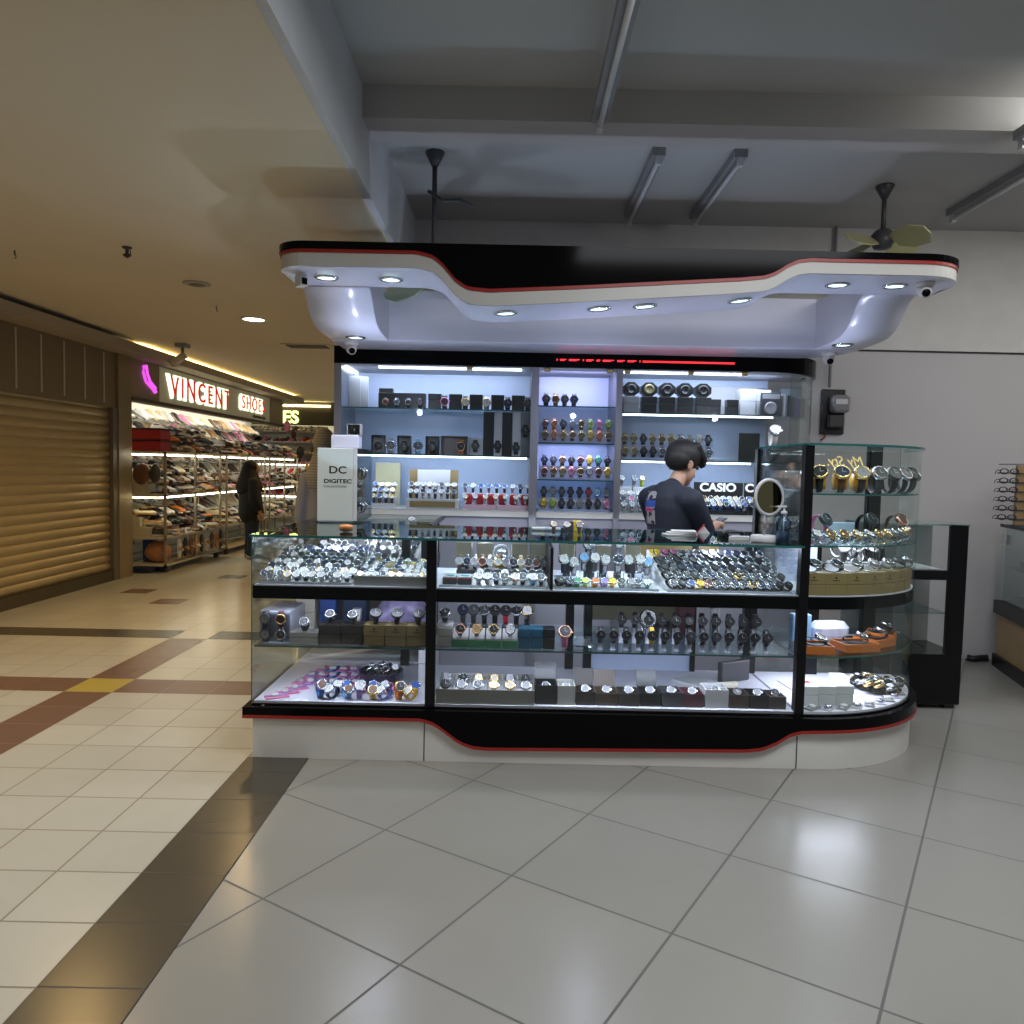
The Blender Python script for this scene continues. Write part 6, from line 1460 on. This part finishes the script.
WARM = (1, .64, .24); COOL = (.66, .77, 1); SHOP = (1, .95, .78)
# mall corridor
for x, y, e in ((-2.7, 8.0, 38), (-2.7, 3.5, 40), (-3.2, 5.6, 26), (-3.4, .3, 40), (-3.0, 12.5, 30), (-3.2, 16.5, 20)):  # the one by the shutter has no fitting, added to brighten left wall
    l = bpy.data.lights.new('mall_lamp', 'SPOT'); l.energy = e*4.2; l.color = WARM if y > 5 else (1, .92, .76); l.spot_size = 2.6; l.spot_blend = .8; l.shadow_soft_size = .1
    o = bpy.data.objects.new('mall_lamp', l); o.location = (x, y, 2.94); COL.objects.link(o)
area('cove_light', (-4.80, 13.3, 2.935), 7.0, 40, (1, .72, .28), (PI, 0, PI/2), .06)
# hall
area('hall_light', (1.6, 2.0, 3.28), 2.2, 85, (.95, .97, 1), (0, 0, 0), 1.2)
area('hall_light', (4.6, 4.3, 3.42), 1.6, 52, (1, .97, .94), (0, 0, 0), 1.2)
area('hall_light', (3.2, 3.6, 3.22), 1.2, 12, (1, .98, .95), (math.radians(70), 0, 0), .4)  # added without a fitting, tipped at the back wall to brighten its top
# shoe shop
area('shop_light', (-5.28, 13.2, 2.56), 6.0, 42, SHOP, (0, 0, PI/2), .3)
area('far_shop_light', (-5.4, 19.3, 2.9), 3.0, 40, SHOP, (0, 0, 0), 1.0)
# wall cabinet bays
for x, wd, e in ((-.57, 1.25, 6.5), (.46, .5, 6), (1.4, 1.1, 6.5)):
    for z, k in ((2.215, 1.0), (1.57 if wd > .6 else 1.68, .55)):
        area('cabinet_light', (x, CF+.10, z), wd, e*k, COOL if wd > .6 else (.60, .60, 1), (math.radians(25), 0, 0), .04)
for x in (-1.0, -.15, .55, 1.2):  # unseen points added inside the counter to lift the soffit and goods
    l = bpy.data.lights.new('counter_fill', 'POINT'); l.energy = 7; l.color = (.66, .74, 1); l.shadow_soft_size = .01
    o = bpy.data.objects.new('counter_fill', l); o.location = (x, YF+.55, ZT-.02); COL.objects.link(o)
for x in (-.8, .5, 1.7):  # unseen fill points added in mid-air to brighten the canopy soffit
    l = bpy.data.lights.new('soffit_fill', 'POINT'); l.energy = 7; l.color = (.70, .76, 1); l.shadow_soft_size = .02
    o = bpy.data.objects.new('soffit_fill', l); o.location = (x, 4.75, 1.95); COL.objects.link(o)
# counter levels
for x, wd in ((-.86, .8), (.54, 1.7)):
    area('counter_light', (x, YF+.03, ZT-.02), wd, 2.2*wd, (.74, .86, 1), (math.radians(35), 0, 0), .03)
    area('counter_light', (x, YF+.03, .81), wd, 2.0*wd, (.76, .82, 1), (math.radians(30), 0, 0), .03)
    area('counter_light', (x, YF+.03, ZM-.012), wd, 3.2*wd, (.74, .80, 1), (math.radians(30), 0, 0), .03)
area('case_light', (1.8, 4.25, 1.63), .4, 5, (.8, .87, 1), (0, 0, 0), .4)
area('case_light', (1.8, 4.25, 1.125), .4, 3, (.88, .92, 1), (0, 0, 0), .4)
area('case_light', (1.8, 4.25, .80), .4, 3, (.84, .87, 1), (0, 0, 0), .4)
area('case_light', (1.8, 4.25, .56), .4, 5, (.8, .82, 1), (0, 0, 0), .4)
area('side_counter_light', (-.95, 5.1, 1.11), .5, 4, (.85, .93, 1), (0, 0, 0), .5)
sc.view_settings.view_transform = 'Standard'
sc.view_settings.look = 'None'
sc.view_settings.exposure = 0
cy = sc.cycles
cy.max_bounces = 8; cy.transparent_max_bounces = 24; cy.diffuse_bounces = 3; cy.glossy_bounces = 4; cy.transmission_bounces = 4
cy.caustics_reflective = False; cy.caustics_refractive = False; cy.sample_clamp_indirect = 4.0
